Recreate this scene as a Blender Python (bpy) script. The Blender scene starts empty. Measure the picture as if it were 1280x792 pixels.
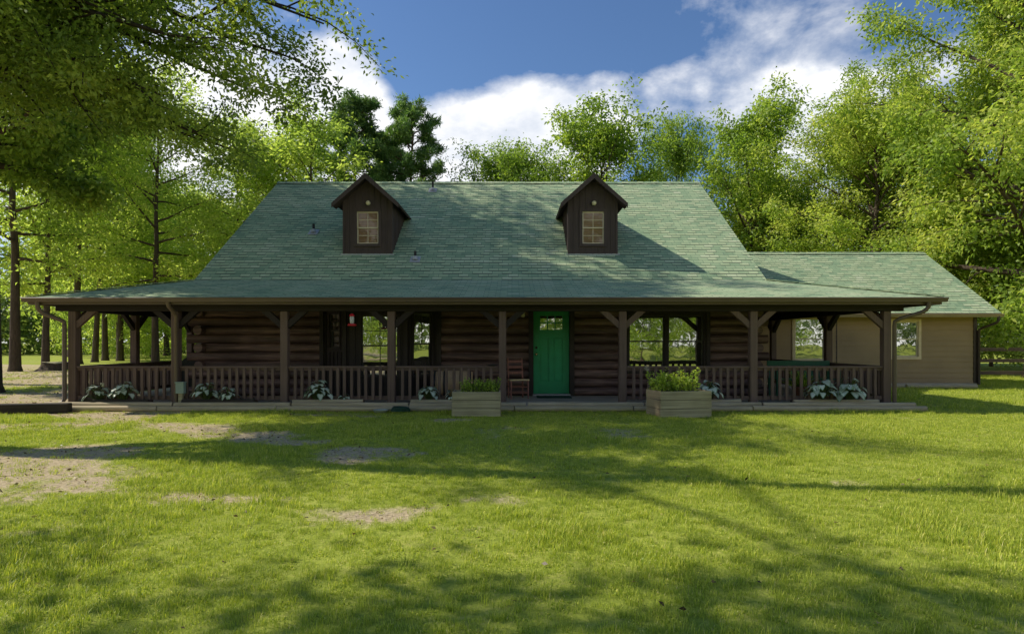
import bpy, math, random
import numpy as np
from mathutils import Vector, Matrix

random.seed(7)
scene = bpy.context.scene
COL = scene.collection
R = math.radians
SUN_TRAVEL = Vector((2.77, -0.56, -2.67)).normalized()

# ------------------------------------------------------------------ helpers
def tag(o, label=None, cat=None, group=None, kind=None):
    if label: o['label'] = label
    if cat: o['category'] = cat
    if group: o['group'] = group
    if kind: o['kind'] = kind
    return o

def empty(name, loc=(0, 0, 0), rz=0.0, label=None, cat=None, group=None):
    o = bpy.data.objects.new(name, None)
    COL.objects.link(o)
    o.empty_display_size = 0.2
    o.location = loc
    o.rotation_euler = (0, 0, rz)
    return tag(o, label, cat, group)

def copy_thing(o, parent=None):
    c = o.copy()
    COL.objects.link(c)
    c.parent = parent
    for ch in list(o.children):
        copy_thing(ch, c)
    return c

class MB:
    """collects polygons and links them as one mesh object"""
    def __init__(self):
        self.v = []; self.f = []; self.m = []; self.s = []
    def face(self, pts, m=0, smooth=False):
        i = len(self.v)
        self.v.extend([tuple(p) for p in pts])
        self.f.append(tuple(range(i, i + len(pts)))); self.m.append(m); self.s.append(smooth)
    def raw(self, vs, fs, m=0, smooth=False):
        i = len(self.v)
        self.v.extend([tuple(p) for p in vs])
        for f in fs:
            self.f.append(tuple(i + k for k in f)); self.m.append(m); self.s.append(smooth)
    def box(self, x0, x1, y0, y1, z0, z1, m=0):
        vs = [(x0,y0,z0),(x1,y0,z0),(x1,y1,z0),(x0,y1,z0),(x0,y0,z1),(x1,y0,z1),(x1,y1,z1),(x0,y1,z1)]
        self.raw(vs, [(0,3,2,1),(4,5,6,7),(0,1,5,4),(1,2,6,5),(2,3,7,6),(3,0,4,7)], m)
        return self
    def beam(self, p0, p1, w, h, m=0, up=(0,0,1)):
        p0 = Vector(p0); p1 = Vector(p1); d = (p1 - p0).normalized(); up = Vector(up)
        if abs(d.dot(up)) > 0.98: up = Vector((0, 1, 0))
        s = d.cross(up).normalized(); u = s.cross(d).normalized()
        s = s * (w / 2); u = u * (h / 2)
        vs = [p0-s-u, p0+s-u, p0+s+u, p0-s+u, p1-s-u, p1+s-u, p1+s+u, p1-s+u]
        self.raw(vs, [(3,2,1,0),(4,5,6,7),(0,1,5,4),(1,2,6,5),(2,3,7,6),(3,0,4,7)], m)
        return self
    def tube(self, pts, rad, n=8, m=0, caps=True, smooth=True):
        pts = [Vector(p) for p in pts]
        if not hasattr(rad, '__len__'): rad = [rad] * len(pts)
        vs = []; fs = []
        ref = Vector((0.31, 0.2, 0.93))
        prev = None
        for i, p in enumerate(pts):
            a = pts[max(0, i-1)]; b = pts[min(len(pts)-1, i+1)]
            d = (b - a).normalized()
            if prev is None:
                s = d.cross(ref)
                if s.length < 0.05: s = d.cross(Vector((1, 0, 0)))
            else:
                s = prev - d * prev.dot(d)
            s.normalize(); prev = s
            u = d.cross(s)
            for k in range(n):
                t = 2 * math.pi * k / n
                vs.append(p + (s * math.cos(t) + u * math.sin(t)) * rad[i])
        for i in range(len(pts) - 1):
            for k in range(n):
                k2 = (k + 1) % n
                fs.append((i*n+k, i*n+k2, (i+1)*n+k2, (i+1)*n+k))
        self.raw(vs, fs, m, smooth)
        if caps:
            self.face([vs[k] for k in range(n)][::-1], m)
            self.face([vs[(len(pts)-1)*n+k] for k in range(n)], m)
        return self
    def lathe(self, prof, n=16, c=(0, 0, 0), m=0, axis='z'):
        vs = []; fs = []
        for r, z in prof:
            for k in range(n):
                t = 2*math.pi*k/n
                if axis == 'z': vs.append((c[0]+r*math.cos(t), c[1]+r*math.sin(t), c[2]+z))
                elif axis == 'x': vs.append((c[0]+z, c[1]+r*math.cos(t), c[2]+r*math.sin(t)))
                else: vs.append((c[0]+r*math.sin(t), c[1]+z, c[2]+r*math.cos(t)))
        for i in range(len(prof)-1):
            for k in range(n):
                k2 = (k+1) % n
                fs.append((i*n+k, i*n+k2, (i+1)*n+k2, (i+1)*n+k))
        self.raw(vs, fs, m, True)
        return self
    def slab(self, quad, th, mtop=0, mside=1):
        """top polygon with thickness straight down along its normal"""
        q = [Vector(p) for p in quad]
        n = (q[1]-q[0]).cross(q[-1]-q[0]).normalized()
        if n.z < 0: q = q[::-1]; n = -n
        b = [p - n*th for p in q]
        self.face(q, mtop); self.face(b[::-1], mside)
        for i in range(len(q)):
            j = (i+1) % len(q)
            self.face([q[j], q[i], b[i], b[j]], mside)
        return self
    def prism(self, poly, y0, y1, m=0):
        """xz polygon pushed along y"""
        a = [(x, y0, z) for x, z in poly]; b = [(x, y1, z) for x, z in poly]
        self.face(a, m); self.face(b[::-1], m)
        for i in range(len(poly)):
            j = (i+1) % len(poly)
            self.face([a[j], a[i], b[i], b[j]], m)
        return self
    def build(self, name, mats, parent=None, origin=(0, 0, 0), bevel=0.0, label=None, loc=None):
        o0 = Vector(origin)
        me = bpy.data.meshes.new(name)
        me.from_pydata([tuple(Vector(p) - o0) for p in self.v], [], self.f)
        if not isinstance(mats, (list, tuple)): mats = [mats]
        for m in mats: me.materials.append(m)
        me.polygons.foreach_set('material_index', self.m)
        me.polygons.foreach_set('use_smooth', self.s)
        uv = me.uv_layers.new(name='UVMap')
        buf = np.zeros((len(me.loops), 2), np.float32)
        k = 0
        Z = Vector((0, 0, 1))
        for f in self.f:
            p = [Vector(self.v[i]) for i in f]
            n = Vector((0, 0, 0))
            for i in range(1, len(p)-1): n += (p[i]-p[0]).cross(p[i+1]-p[0])
            if n.length < 1e-12: n = Vector((0, 0, 1))
            n.normalize()
            if abs(n.z) > 0.995: u = Vector((1, 0, 0)); w = Vector((0, 1, 0))
            else:
                u = Z.cross(n).normalized(); w = n.cross(u)
            for q in p:
                buf[k] = (q.dot(u), q.dot(w)); k += 1
        uv.data.foreach_set('uv', buf.ravel())
        me.update()
        o = bpy.data.objects.new(name, me)
        COL.objects.link(o)
        if parent is not None: o.parent = parent
        if loc is not None: o.location = loc
        if bevel > 0:
            b = o.modifiers.new('bevel', 'BEVEL'); b.width = bevel; b.segments = 2; b.limit_method = 'ANGLE'
        if label: o['label'] = label
        return o

# smooth value noise for numpy
def vnoise(x, y, seed=0):
    rs = np.random.RandomState(seed); tab = rs.rand(256, 256)
    xi = np.floor(x).astype(int); yi = np.floor(y).astype(int)
    fx = x - xi; fy = y - yi
    fx = fx*fx*(3-2*fx); fy = fy*fy*(3-2*fy)
    g = lambda a, b: tab[a % 256, b % 256]
    return (g(xi,yi)*(1-fx)*(1-fy)+g(xi+1,yi)*fx*(1-fy)+g(xi,yi+1)*(1-fx)*fy+g(xi+1,yi+1)*fx*fy)
def fbm(x, y, seed=0, o=4):
    t = 0; a = 0.5; s = 0
    for k in range(o):
        t = t + a*vnoise(x*2**k+17.3*k, y*2**k+9.1*k, seed+k); s += a; a *= 0.5
    return t/s
def sstep(a, b, x):
    t = np.clip((x-a)/(b-a), 0, 1); return t*t*(3-2*t)

# ------------------------------------------------------------------ materials
class NT:
    def __init__(self, name):
        self.mat = bpy.data.materials.new(name); self.mat.use_nodes = True
        self.t = self.mat.node_tree; self.t.nodes.clear()
        self.out = self.t.nodes.new('ShaderNodeOutputMaterial')
    def n(self, typ, **kw):
        nd = self.t.nodes.new(typ)
        for k, v in kw.items():
            if k.startswith('i_'):
                nd.inputs[k[2:].replace('_', ' ')].default_value = v
            else: setattr(nd, k, v)
        return nd
    def l(self, a, b): self.t.links.new(a, b)
    def ramp(self, fac, stops):
        r = self.n('ShaderNodeValToRGB'); e = r.color_ramp.elements
        while len(e) < len(stops): e.new(0.5)
        for el, (p, c) in zip(e, stops):
            el.position = p; el.color = (*c, 1) if len(c) == 3 else c
        self.l(fac, r.inputs['Fac']); return r.outputs['Color']
    def noise(self, vec=None, scale=5, detail=4, rough=0.55, dist=0.0):
        nd = self.n('ShaderNodeTexNoise'); nd.inputs['Scale'].default_value = scale
        nd.inputs['Detail'].default_value = detail; nd.inputs['Roughness'].default_value = rough
        nd.inputs['Distortion'].default_value = dist
        if vec is not None: self.l(vec, nd.inputs['Vector'])
        return nd.outputs['Fac']
    def mapping(self, vec, scale=(1,1,1), rot=(0,0,0)):
        m = self.n('ShaderNodeMapping'); m.inputs['Scale'].default_value = scale; m.inputs['Rotation'].default_value = rot
        self.l(vec, m.inputs['Vector']); return m.outputs['Vector']
    def math(self, op, a, b=None):
        m = self.n('ShaderNodeMath', operation=op)
        for i, s in enumerate((a, b)):
            if s is None: continue
            if isinstance(s, (int, float)): m.inputs[i].default_value = s
            else: self.l(s, m.inputs[i])
        return m.outputs[0]
    def mix(self, fac, a, b, blend='MIX'):
        m = self.n('ShaderNodeMix', data_type='RGBA', blend_type=blend)
        for k, s in ((0, fac), (6, a), (7, b)):
            if isinstance(s, (int, float)): m.inputs[k].default_value = s
            elif isinstance(s, (tuple, list)): m.inputs[k].default_value = (*s, 1) if len(s) == 3 else s
            else: self.l(s, m.inputs[k])
        return m.outputs[2]
    def coords(self, which='Object'):
        return self.n('ShaderNodeTexCoord').outputs[which]
    def bump(self, h, strength=0.3, dist=0.02):
        b = self.n('ShaderNodeBump'); b.inputs['Strength'].default_value = strength; b.inputs['Distance'].default_value = dist
        self.l(h, b.inputs['Height']); return b.outputs['Normal']
    def principled(self, col, rough=0.7, normal=None, metal=0.0, spec=0.4):
        p = self.n('ShaderNodeBsdfPrincipled')
        if isinstance(col, (tuple, list)): p.inputs['Base Color'].default_value = (*col, 1)
        else: self.l(col, p.inputs['Base Color'])
        if isinstance(rough, (int, float)): p.inputs['Roughness'].default_value = rough
        else: self.l(rough, p.inputs['Roughness'])
        p.inputs['Metallic'].default_value = metal
        p.inputs['Specular IOR Level'].default_value = spec
        if normal is not None: self.l(normal, p.inputs['Normal'])
        return p.outputs[0]
    def done(self, sh):
        self.l(sh, self.out.inputs['Surface']); return self.mat

def wood_mat(name, dark, light, axis='z', scale=9, rough=0.7, bump=0.25, streak=14, spec=0.35):
    t = NT(name); c = t.coords()
    info = t.n('ShaderNodeObjectInfo')
    add = t.n('ShaderNodeVectorMath', operation='ADD'); t.l(c, add.inputs[0])
    sc = t.n('ShaderNodeVectorMath', operation='SCALE'); t.l(info.outputs['Location'], sc.inputs[0]); sc.inputs['Scale'].default_value = 3.7
    t.l(sc.outputs[0], add.inputs[1])
    s = {'x': (0.35, streak, streak), 'y': (streak, 0.35, streak), 'z': (streak, streak, 0.35)}[axis]
    v = t.mapping(add.outputs[0], s)
    g = t.noise(v, scale*0.35, 5, 0.6)
    b = t.noise(add.outputs[0], 1.7, 3)
    f = t.math('ADD', t.math('MULTIPLY', g, 0.65), t.math('MULTIPLY', b, 0.35))
    col = t.ramp(f, [(0.3, dark), (0.7, light)])
    return t.done(t.principled(col, rough, t.bump(g, bump, 0.01), spec=spec))

def plain_mat(name, col, rough=0.5, var=0.15, metal=0.0, scale=8, spec=0.4, bump=0.0):
    t = NT(name); c = t.coords(); n = t.noise(c, scale, 5)
    cc = t.ramp(n, [(0.25, tuple(x*(1-var) for x in col)), (0.75, tuple(min(1, x*(1+var)) for x in col))])
    nm = t.bump(n, bump, 0.01) if bump else None
    return t.done(t.principled(cc, rough, nm, metal, spec))

def leaf_mat(name, stops, trans, tfac=0.42, rough=0.45, spec=0.35):
    t = NT(name)
    a = t.n('ShaderNodeAttribute', attribute_name='tint')
    info = t.n('ShaderNodeObjectInfo')
    f = t.math('ADD', a.outputs['Fac'], t.math('MULTIPLY', t.math('SUBTRACT', info.outputs['Random'], 0.5), 0.22))
    col = t.ramp(f, stops)
    p = t.principled(col, rough, spec=spec)
    tr = t.n('ShaderNodeBsdfTranslucent')
    t.l(t.mix(1.0, col, trans, 'MULTIPLY'), tr.inputs['Color'])
    m = t.n('ShaderNodeMixShader'); m.inputs[0].default_value = tfac
    t.l(p, m.inputs[1]); t.l(tr.outputs[0], m.inputs[2])
    return t.done(m.outputs[0])

M = {}
M['post'] = wood_mat('post_wood', (0.092, 0.059, 0.047), (0.190, 0.127, 0.102), 'z')
M['rail'] = wood_mat('rail_wood', (0.092, 0.059, 0.047), (0.190, 0.127, 0.102), 'x')
M['dark'] = wood_mat('dark_stained_and_shaded_wood', (0.016, 0.011, 0.009), (0.032, 0.022, 0.018), 'x')  # stained wood; on the left braces it stands in for shade
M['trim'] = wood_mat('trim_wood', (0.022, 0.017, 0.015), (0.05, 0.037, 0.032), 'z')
M['dormer'] = wood_mat('dormer_board', (0.052, 0.036, 0.031), (0.095, 0.066, 0.057), 'z', bump=0.15)

def log_mat():
    t = NT('stained_log'); c = t.coords()
    v = t.mapping(c, (0.5, 9, 9)); g = t.noise(v, 3.0, 6, 0.65)
    row = t.noise(t.mapping(c, (0.12, 0.5, 4.7)), 1.0, 2)
    patch = t.noise(c, 1.1, 4)
    f = t.math('ADD', t.math('MULTIPLY', g, 0.45), t.math('ADD', t.math('MULTIPLY', row, 0.35), t.math('MULTIPLY', patch, 0.2)))
    col = t.ramp(f, [(0.30, (0.030, 0.019, 0.018)), (0.48, (0.092, 0.055, 0.049)), (0.72, (0.44, 0.27, 0.22))])
    rough = t.ramp(g, [(0.3, (0.5,)*3), (0.7, (0.75,)*3)])
    return t.done(t.principled(col, rough, t.bump(g, 0.35, 0.012), spec=0.45))
M['log'] = log_mat()

def shingle_mat():
    t = NT('green_shingle'); uv = t.coords('UV')
    wob = t.noise(uv, 0.7, 2)
    off = t.n('ShaderNodeCombineXYZ'); t.l(t.math('MULTIPLY', wob, 0.03), off.inputs[1])
    add = t.n('ShaderNodeVectorMath', operation='ADD'); t.l(uv, add.inputs[0]); t.l(off.outputs[0], add.inputs[1])
    def brick(w, h, off_, mort):
        b = t.n('ShaderNodeTexBrick'); b.offset = off_; b.squash = 1.0
        t.l(add.outputs[0], b.inputs['Vector'])
        b.inputs['Scale'].default_value = 1; b.inputs['Brick Width'].default_value = w; b.inputs['Row Height'].default_value = h
        b.inputs['Mortar Size'].default_value = mort; b.inputs['Mortar Smooth'].default_value = 0.3; b.inputs['Bias'].default_value = 0
        b.inputs['Color1'].default_value = (0, 0, 0, 1); b.inputs['Color2'].default_value = (1, 1, 1, 1); b.inputs['Mortar'].default_value = (0.5, 0.5, 0.5, 1)
        return b
    b1 = brick(0.25, 0.15, 0.37, 0.006); b2 = brick(0.61, 0.15, 0.21, 0.0)
    f = t.math('ADD', t.math('MULTIPLY', b1.outputs['Color'], 0.27), t.math('MULTIPLY', b2.outputs['Color'], 0.12))
    grain = t.noise(uv, 60, 3); big = t.math('ADD', t.math('MULTIPLY', t.noise(uv, 0.45, 4), 0.5), t.math('MULTIPLY', t.noise(t.mapping(uv, (2.2, 0.25, 1)), 1.0, 4), 0.5))
    f = t.math('ADD', f, t.math('ADD', t.math('MULTIPLY', grain, 0.42), t.math('MULTIPLY', big, 0.40)))
    col = t.ramp(f, [(0.28, (0.080, 0.150, 0.098)), (0.48, (0.26, 0.365, 0.215)), (0.70, (0.45, 0.53, 0.31)), (0.95, (0.70, 0.73, 0.52))])
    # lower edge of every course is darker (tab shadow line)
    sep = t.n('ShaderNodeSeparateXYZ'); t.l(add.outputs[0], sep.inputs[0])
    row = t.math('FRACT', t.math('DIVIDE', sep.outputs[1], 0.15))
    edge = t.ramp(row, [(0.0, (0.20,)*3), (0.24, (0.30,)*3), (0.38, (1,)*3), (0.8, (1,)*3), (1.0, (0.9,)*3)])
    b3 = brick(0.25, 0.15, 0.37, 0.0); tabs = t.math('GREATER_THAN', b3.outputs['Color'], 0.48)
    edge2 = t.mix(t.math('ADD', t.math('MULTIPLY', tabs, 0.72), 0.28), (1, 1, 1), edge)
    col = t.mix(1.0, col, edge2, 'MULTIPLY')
    col = t.mix(b1.outputs['Fac'], col, (0.10, 0.16, 0.11))
    h = t.math('ADD', t.math('MULTIPLY', row, 0.6), t.math('MULTIPLY', grain, 0.35))
    return t.done(t.principled(col, 0.9, t.bump(h, 0.45, 0.015), spec=0.25))
M['shingle'] = shingle_mat()

M['gutter'] = plain_mat('gutter_paint', (0.135, 0.096, 0.067), 0.42, 0.12, scale=3)
M['gutter_tan'] = plain_mat('tan_fascia_paint', (0.30, 0.22, 0.13), 0.5, 0.15, scale=3)
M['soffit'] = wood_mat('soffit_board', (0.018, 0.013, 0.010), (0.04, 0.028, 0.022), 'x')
M['concrete'] = plain_mat('porch_concrete', (0.48, 0.41, 0.32), 0.85, 0.3, scale=2.5, bump=0.2)
M['siding'] = plain_mat('tan_lap_siding', (0.31, 0.208, 0.108), 0.6, 0.22, scale=0.8)
M['siding_trim'] = plain_mat('tan_trim_paint', (0.62, 0.48, 0.31), 0.55, 0.1)
M['brown_trim'] = plain_mat('brown_trim_paint', (0.06, 0.04, 0.03), 0.55, 0.15)
M['door'] = plain_mat('green_door_paint', (0.016, 0.30, 0.125), 0.42, 0.18, scale=2.5)
M['brass'] = plain_mat('brass', (0.75, 0.58, 0.26), 0.25, 0.1, metal=1.0)
M['zinc'] = plain_mat('galvanised_metal', (0.42, 0.42, 0.42), 0.55, 0.2, metal=0.1)
M['black'] = plain_mat('black_pipe', (0.012, 0.012, 0.013), 0.5, 0.2)
M['lamp_glass'] = plain_mat('lamp_white_glass', (0.75, 0.66, 0.42), 0.25, 0.05)
M['blind'] = None
def glass_mat(name='window_glass', refl=0.5, base=(0.012, 0.014, 0.013), tint=(0.95, 0.97, 0.93)):
    t = NT(name); c = t.coords()
    w = t.noise(c, 1.6, 2); nm = t.bump(w, 0.05, 0.05)
    p = t.principled(base, 0.25, spec=0.3)
    g = t.n('ShaderNodeBsdfGlossy'); g.inputs['Roughness'].default_value = 0.015; g.inputs['Color'].default_value = (*tint, 1)
    t.l(nm, g.inputs['Normal'])
    m = t.n('ShaderNodeMixShader'); m.inputs[0].default_value = refl
    t.l(p, m.inputs[1]); t.l(g.outputs[0], m.inputs[2])
    return t.done(m.outputs[0])
M['glass'] = glass_mat()
def blind_glass():
    t = NT('glass_over_blinds'); c = t.coords('UV')
    sep = t.n('ShaderNodeSeparateXYZ'); t.l(c, sep.inputs[0])
    st = t.math('FRACT', t.math('MULTIPLY', sep.outputs[1], 22))
    n = t.noise(c, 4.5, 4)
    col = t.ramp(st, [(0.0, (0.06, 0.03, 0.012)), (0.25, (0.25, 0.13, 0.05)), (0.8, (0.33, 0.18, 0.075)), (1, (0.08, 0.04, 0.018))])
    col = t.mix(t.math('MULTIPLY', n, 0.5), col, (0.11, 0.055, 0.02))
    p = t.principled(col, 0.6)
    g = t.n('ShaderNodeBsdfGlossy'); g.inputs['Roughness'].default_value = 0.02
    m = t.n('ShaderNodeMixShader'); m.inputs[0].default_value = 0.04
    t.l(p, m.inputs[1]); t.l(g.outputs[0], m.inputs[2]); return t.done(m.outputs[0])
M['blind'] = blind_glass()
M['sash'] = plain_mat('window_sash_dark', (0.035, 0.03, 0.026), 0.5, 0.15)
M['sash_tan'] = plain_mat('window_sash_tan', (0.66, 0.56, 0.38), 0.5, 0.12)
M['weathered'] = wood_mat('weathered_lumber', (0.20, 0.17, 0.095), (0.54, 0.47, 0.30), 'x', bump=0.35, rough=0.85)
M['weathered_y'] = wood_mat('weathered_lumber_end', (0.24, 0.17, 0.10), (0.46, 0.36, 0.23), 'y', bump=0.35, rough=0.85)
M['timber'] = wood_mat('treated_timber', (0.28, 0.225, 0.135), (0.58, 0.48, 0.32), 'x', bump=0.4, rough=0.85, streak=9)
M['old_timber'] = wood_mat('old_dark_timber', (0.022, 0.017, 0.013), (0.065, 0.052, 0.040), 'x', bump=0.5, rough=0.9, streak=9)
M['soil'] = plain_mat('dark_soil', (0.045, 0.03, 0.02), 0.95, 0.4, scale=30, bump=0.6)
M['chair_wood'] = wood_mat('chair_red_wood', (0.20, 0.085, 0.066), (0.38, 0.165, 0.125), 'z')
M['cane'] = plain_mat('woven_seat', (0.72, 0.55, 0.30), 0.8, 0.3, scale=60, bump=0.4)
M['barrel'] = wood_mat('barrel_oak', (0.46, 0.30, 0.17), (0.72, 0.50, 0.30), 'x')
M['red'] = plain_mat('red_plastic', (0.62, 0.025, 0.035), 0.3, 0.06)
M['clear'] = plain_mat('pale_clear_plastic', (0.55, 0.55, 0.52), 0.15, 0.15)
M['mat'] = plain_mat('green_doormat', (0.006, 0.05, 0.03), 0.95, 0.35, scale=60, bump=0.5)
M['bench'] = plain_mat('green_bench_paint', (0.012, 0.10, 0.055), 0.45, 0.15)
M['cover'] = plain_mat('black_grill_cover', (0.014, 0.015, 0.017), 0.55, 0.25)
M['box'] = plain_mat('pale_green_box', (0.24, 0.32, 0.27), 0.55, 0.12)
M['terracotta'] = plain_mat('terracotta', (0.26, 0.11, 0.06), 0.8, 0.2)
M['dish'] = plain_mat('pale_plastic_dish', (0.42, 0.45, 0.38), 0.5, 0.15)
M['hose'] = plain_mat('green_hose', (0.012, 0.055, 0.035), 0.4, 0.2)
M['figure'] = plain_mat('dark_cast_metal', (0.03, 0.03, 0.033), 0.45, 0.2)
def bark(name, a, b):
    t = NT(name); c = t.coords()
    v = t.mapping(c, (5, 5, 0.9)); n = t.noise(v, 2.6, 6, 0.65, 0.4); n2 = t.noise(c, 0.5, 3)
    f = t.math('ADD', t.math('MULTIPLY', n, 0.7), t.math('MULTIPLY', n2, 0.3))
    return t.done(t.principled(t.ramp(f, [(0.3, a), (0.68, b)]), 0.9, t.bump(n, 0.8, 0.05), spec=0.2))
M['bark'] = bark('grey_brown_bark', (0.035, 0.026, 0.019), (0.13, 0.098, 0.070))
M['bark_dark'] = bark('dark_bark', (0.020, 0.016, 0.013), (0.065, 0.052, 0.04))
M['bark_pine'] = bark('pine_bark', (0.045, 0.027, 0.018), (0.15, 0.09, 0.06))

M['leaf_oak'] = leaf_mat('oak_leaves', [(0.0, (0.08, 0.13, 0.03)), (0.5, (0.2, 0.29, 0.05)), (1.0, (0.38, 0.45, 0.09))], (1.45, 1.45, 0.8), 0.5)
M['leaf_wood'] = leaf_mat('woodland_leaves', [(0.0, (0.16, 0.27, 0.05)), (0.5, (0.44, 0.57, 0.11)), (1.0, (0.66, 0.7, 0.2))], (1.25, 1.25, 0.8), 0.66)
M['leaf_back'] = leaf_mat('tree_leaves', [(0.0, (0.08, 0.15, 0.025)), (0.5, (0.26, 0.39, 0.06)), (1.0, (0.5, 0.58, 0.12))], (1.35, 1.35, 0.7), 0.52)
M['leaf_right'] = leaf_mat('sunlit_leaves', [(0.0, (0.09, 0.17, 0.03)), (0.45, (0.33, 0.46, 0.075)), (1.0, (0.7, 0.71, 0.2))], (1.25, 1.25, 0.7), 0.56)
M['leaf_far'] = leaf_mat('far_wood_leaves', [(0.0, (0.07, 0.12, 0.035)), (0.5, (0.17, 0.24, 0.06)), (1.0, (0.28, 0.33, 0.1))], (1.5, 1.5, 0.9), 0.45)
M['needle'] = leaf_mat('pine_needles', [(0.0, (0.06, 0.13, 0.045)), (0.5, (0.15, 0.26, 0.075)), (1.0, (0.32, 0.42, 0.12))], (1.3, 1.4, 0.7), 0.38)
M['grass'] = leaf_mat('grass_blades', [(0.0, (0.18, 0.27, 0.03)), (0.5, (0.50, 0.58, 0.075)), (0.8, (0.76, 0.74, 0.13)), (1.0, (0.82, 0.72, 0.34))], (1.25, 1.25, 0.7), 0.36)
M['herb'] = leaf_mat('herb_leaves', [(0.0, (0.16, 0.27, 0.035)), (0.5, (0.42, 0.55, 0.08)), (1.0, (0.62, 0.68, 0.14))], (1.4, 1.4, 0.7), 0.4)
def caladium_mat():
    t = NT('white_veined_leaf')
    a = t.n('ShaderNodeAttribute', attribute_name='tint')
    b = t.n('ShaderNodeAttribute', attribute_name='rim')
    c = t.coords(); n = t.noise(c, 45, 3)
    f = t.math('ADD', b.outputs['Fac'], t.math('MULTIPLY', t.math('SUBTRACT', n, 0.5), 0.75))
    col = t.ramp(f, [(0.62, (0.86, 0.90, 0.76)), (0.90, (0.55, 0.68, 0.48)), (1.0, (0.14, 0.30, 0.12))])
    col = t.mix(t.math('MULTIPLY', a.outputs['Fac'], 0.45), col, (0.05, 0.13, 0.06))
    p = t.principled(col, 0.45)
    tr = t.n('ShaderNodeBsdfTranslucent'); t.l(col, tr.inputs['Color'])
    m = t.n('ShaderNodeMixShader'); m.inputs[0].default_value = 0.25
    t.l(p, m.inputs[1]); t.l(tr.outputs[0], m.inputs[2]); return t.done(m.outputs[0])
M['caladium'] = caladium_mat()

# ------------------------------------------------------------------ ground
def dirt_mask(x, y):
    """0 = thick grass, 1 = bare earth"""
    n = fbm(x*0.55+3, y*0.8+7, 11, 4); n2 = fbm(x*1.9, y*2.6, 23, 3)
    left = sstep(0.5, -7.5, x) * sstep(16, 9.5, y)
    base = 0.13 + 0.50*left + 0.24*3.0*sstep(-8.5, -11.5, x)*sstep(9, 12, y)*sstep(42, 34, y)
    near_porch = sstep(0.9, 0.2, np.abs(y-12.3))*sstep(9, 8, np.abs(x+0.6))*0.25*sstep(4, -2, x)
    v = base + near_porch + (n-0.5)*1.5 + (n2-0.5)*0.35
    return sstep(0.36, 0.70, v)

def make_ground():
    xs = np.concatenate([[-900, -400, -200, -120, -80], np.arange(-60, -12, 1.0), np.arange(-12, 12, 0.125), np.arange(12, 50, 1.0), [60, 80, 120, 200, 400, 900]])
    ys = np.concatenate([[-300, -150, -80, -50, -30, -15, -6], np.arange(0, 14, 0.125), np.arange(14, 60, 1.0), [65, 80, 100, 150, 250, 500, 1200]])
    X, Y = np.meshgrid(xs, ys)
    near = sstep(14, 11.5, np.abs(X))*sstep(12.6, 12.0, Y)*sstep(-1, 1, Y)
    Z = near*((fbm(X*1.1, Y*1.1, 5, 3)-0.5)*0.055 + (fbm(X*5, Y*5, 8, 2)-0.5)*0.018)
    D = dirt_mask(X, Y)
    Z = Z - D*near*0.012
    nx, ny = len(xs), len(ys)
    v = np.stack([X, Y, Z], -1).reshape(-1, 3)
    i = np.arange(nx*ny).reshape(ny, nx)
    f = np.stack([i[:-1,:-1], i[:-1,1:], i[1:,1:], i[1:,:-1]], -1).reshape(-1, 4)
    me = bpy.data.meshes.new('ground')
    me.from_pydata(v.tolist(), [], f.tolist())
    at = me.attributes.new('dirt', 'FLOAT', 'POINT'); at.data.foreach_set('value', D.ravel().astype(np.float32))
    me.polygons.foreach_set('use_smooth', [True]*len(me.polygons))
    t = NT('ground_turf_and_earth'); c = t.coords()
    a = t.n('ShaderNodeAttribute', attribute_name='dirt')
    n1 = t.noise(c, 2.3, 6); n2 = t.noise(c, 26, 5, 0.65); n3 = t.noise(c, 90, 3)
    earth = t.ramp(n2, [(0.28, (0.24, 0.175, 0.10)), (0.5, (0.48, 0.385, 0.24)), (0.72, (0.68, 0.56, 0.37))])
    thatch = t.ramp(t.math('ADD', t.math('MULTIPLY', n2, 0.55), t.math('MULTIPLY', n1, 0.45)), [(0.3, (0.15, 0.20, 0.025)), (0.5, (0.31, 0.36, 0.05)), (0.72, (0.50, 0.47, 0.13))])
    df = t.math('ADD', a.outputs['Fac'], t.math('MULTIPLY', t.math('SUBTRACT', n2, 0.5), 0.7))
    m = t.ramp(df, [(0.25, (0,)*3), (0.85, (1,)*3)])
    col = t.mix(m, thatch, earth)
    h = t.math('ADD', n2, t.math('MULTIPLY', n3, 0.5))
    me.materials.append(t.done(t.principled(col, 0.95, t.bump(h, 0.7, 0.03), spec=0.15)))
    o = bpy.data.objects.new('ground', me); COL.objects.link(o)
    o['kind'] = 'structure'
    return o
make_ground()

def ground_z(x, y):
    near = sstep(14, 11.5, np.abs(x))*sstep(12.6, 12.0, y)*sstep(-1, 1, y)
    return near*((fbm(x*1.1, y*1.1, 5, 3)-0.5)*0.055 + (fbm(x*5, y*5, 8, 2)-0.5)*0.018)

def poly_mesh(name, verts, faces_n, attrs, mat, smooth=False):
    """fast mesh from arrays; faces are consecutive runs of faces_n vertices"""
    me = bpy.data.meshes.new(name)
    nv = len(verts); nf = nv//faces_n
    me.vertices.add(nv); me.vertices.foreach_set('co', verts.astype(np.float32).ravel())
    me.loops.add(nv); me.loops.foreach_set('vertex_index', np.arange(nv, dtype=np.int32))
    me.polygons.add(nf); me.polygons.foreach_set('loop_start', np.arange(0, nv, faces_n, dtype=np.int32))
    me.update(calc_edges=True)
    for k, a in attrs.items():
        at = me.attributes.new(k, 'FLOAT', 'POINT'); at.data.foreach_set('value', a.astype(np.float32).ravel())
    me.materials.append(mat)
    if smooth: me.polygons.foreach_set('use_smooth', [True]*nf)
    return me

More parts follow.
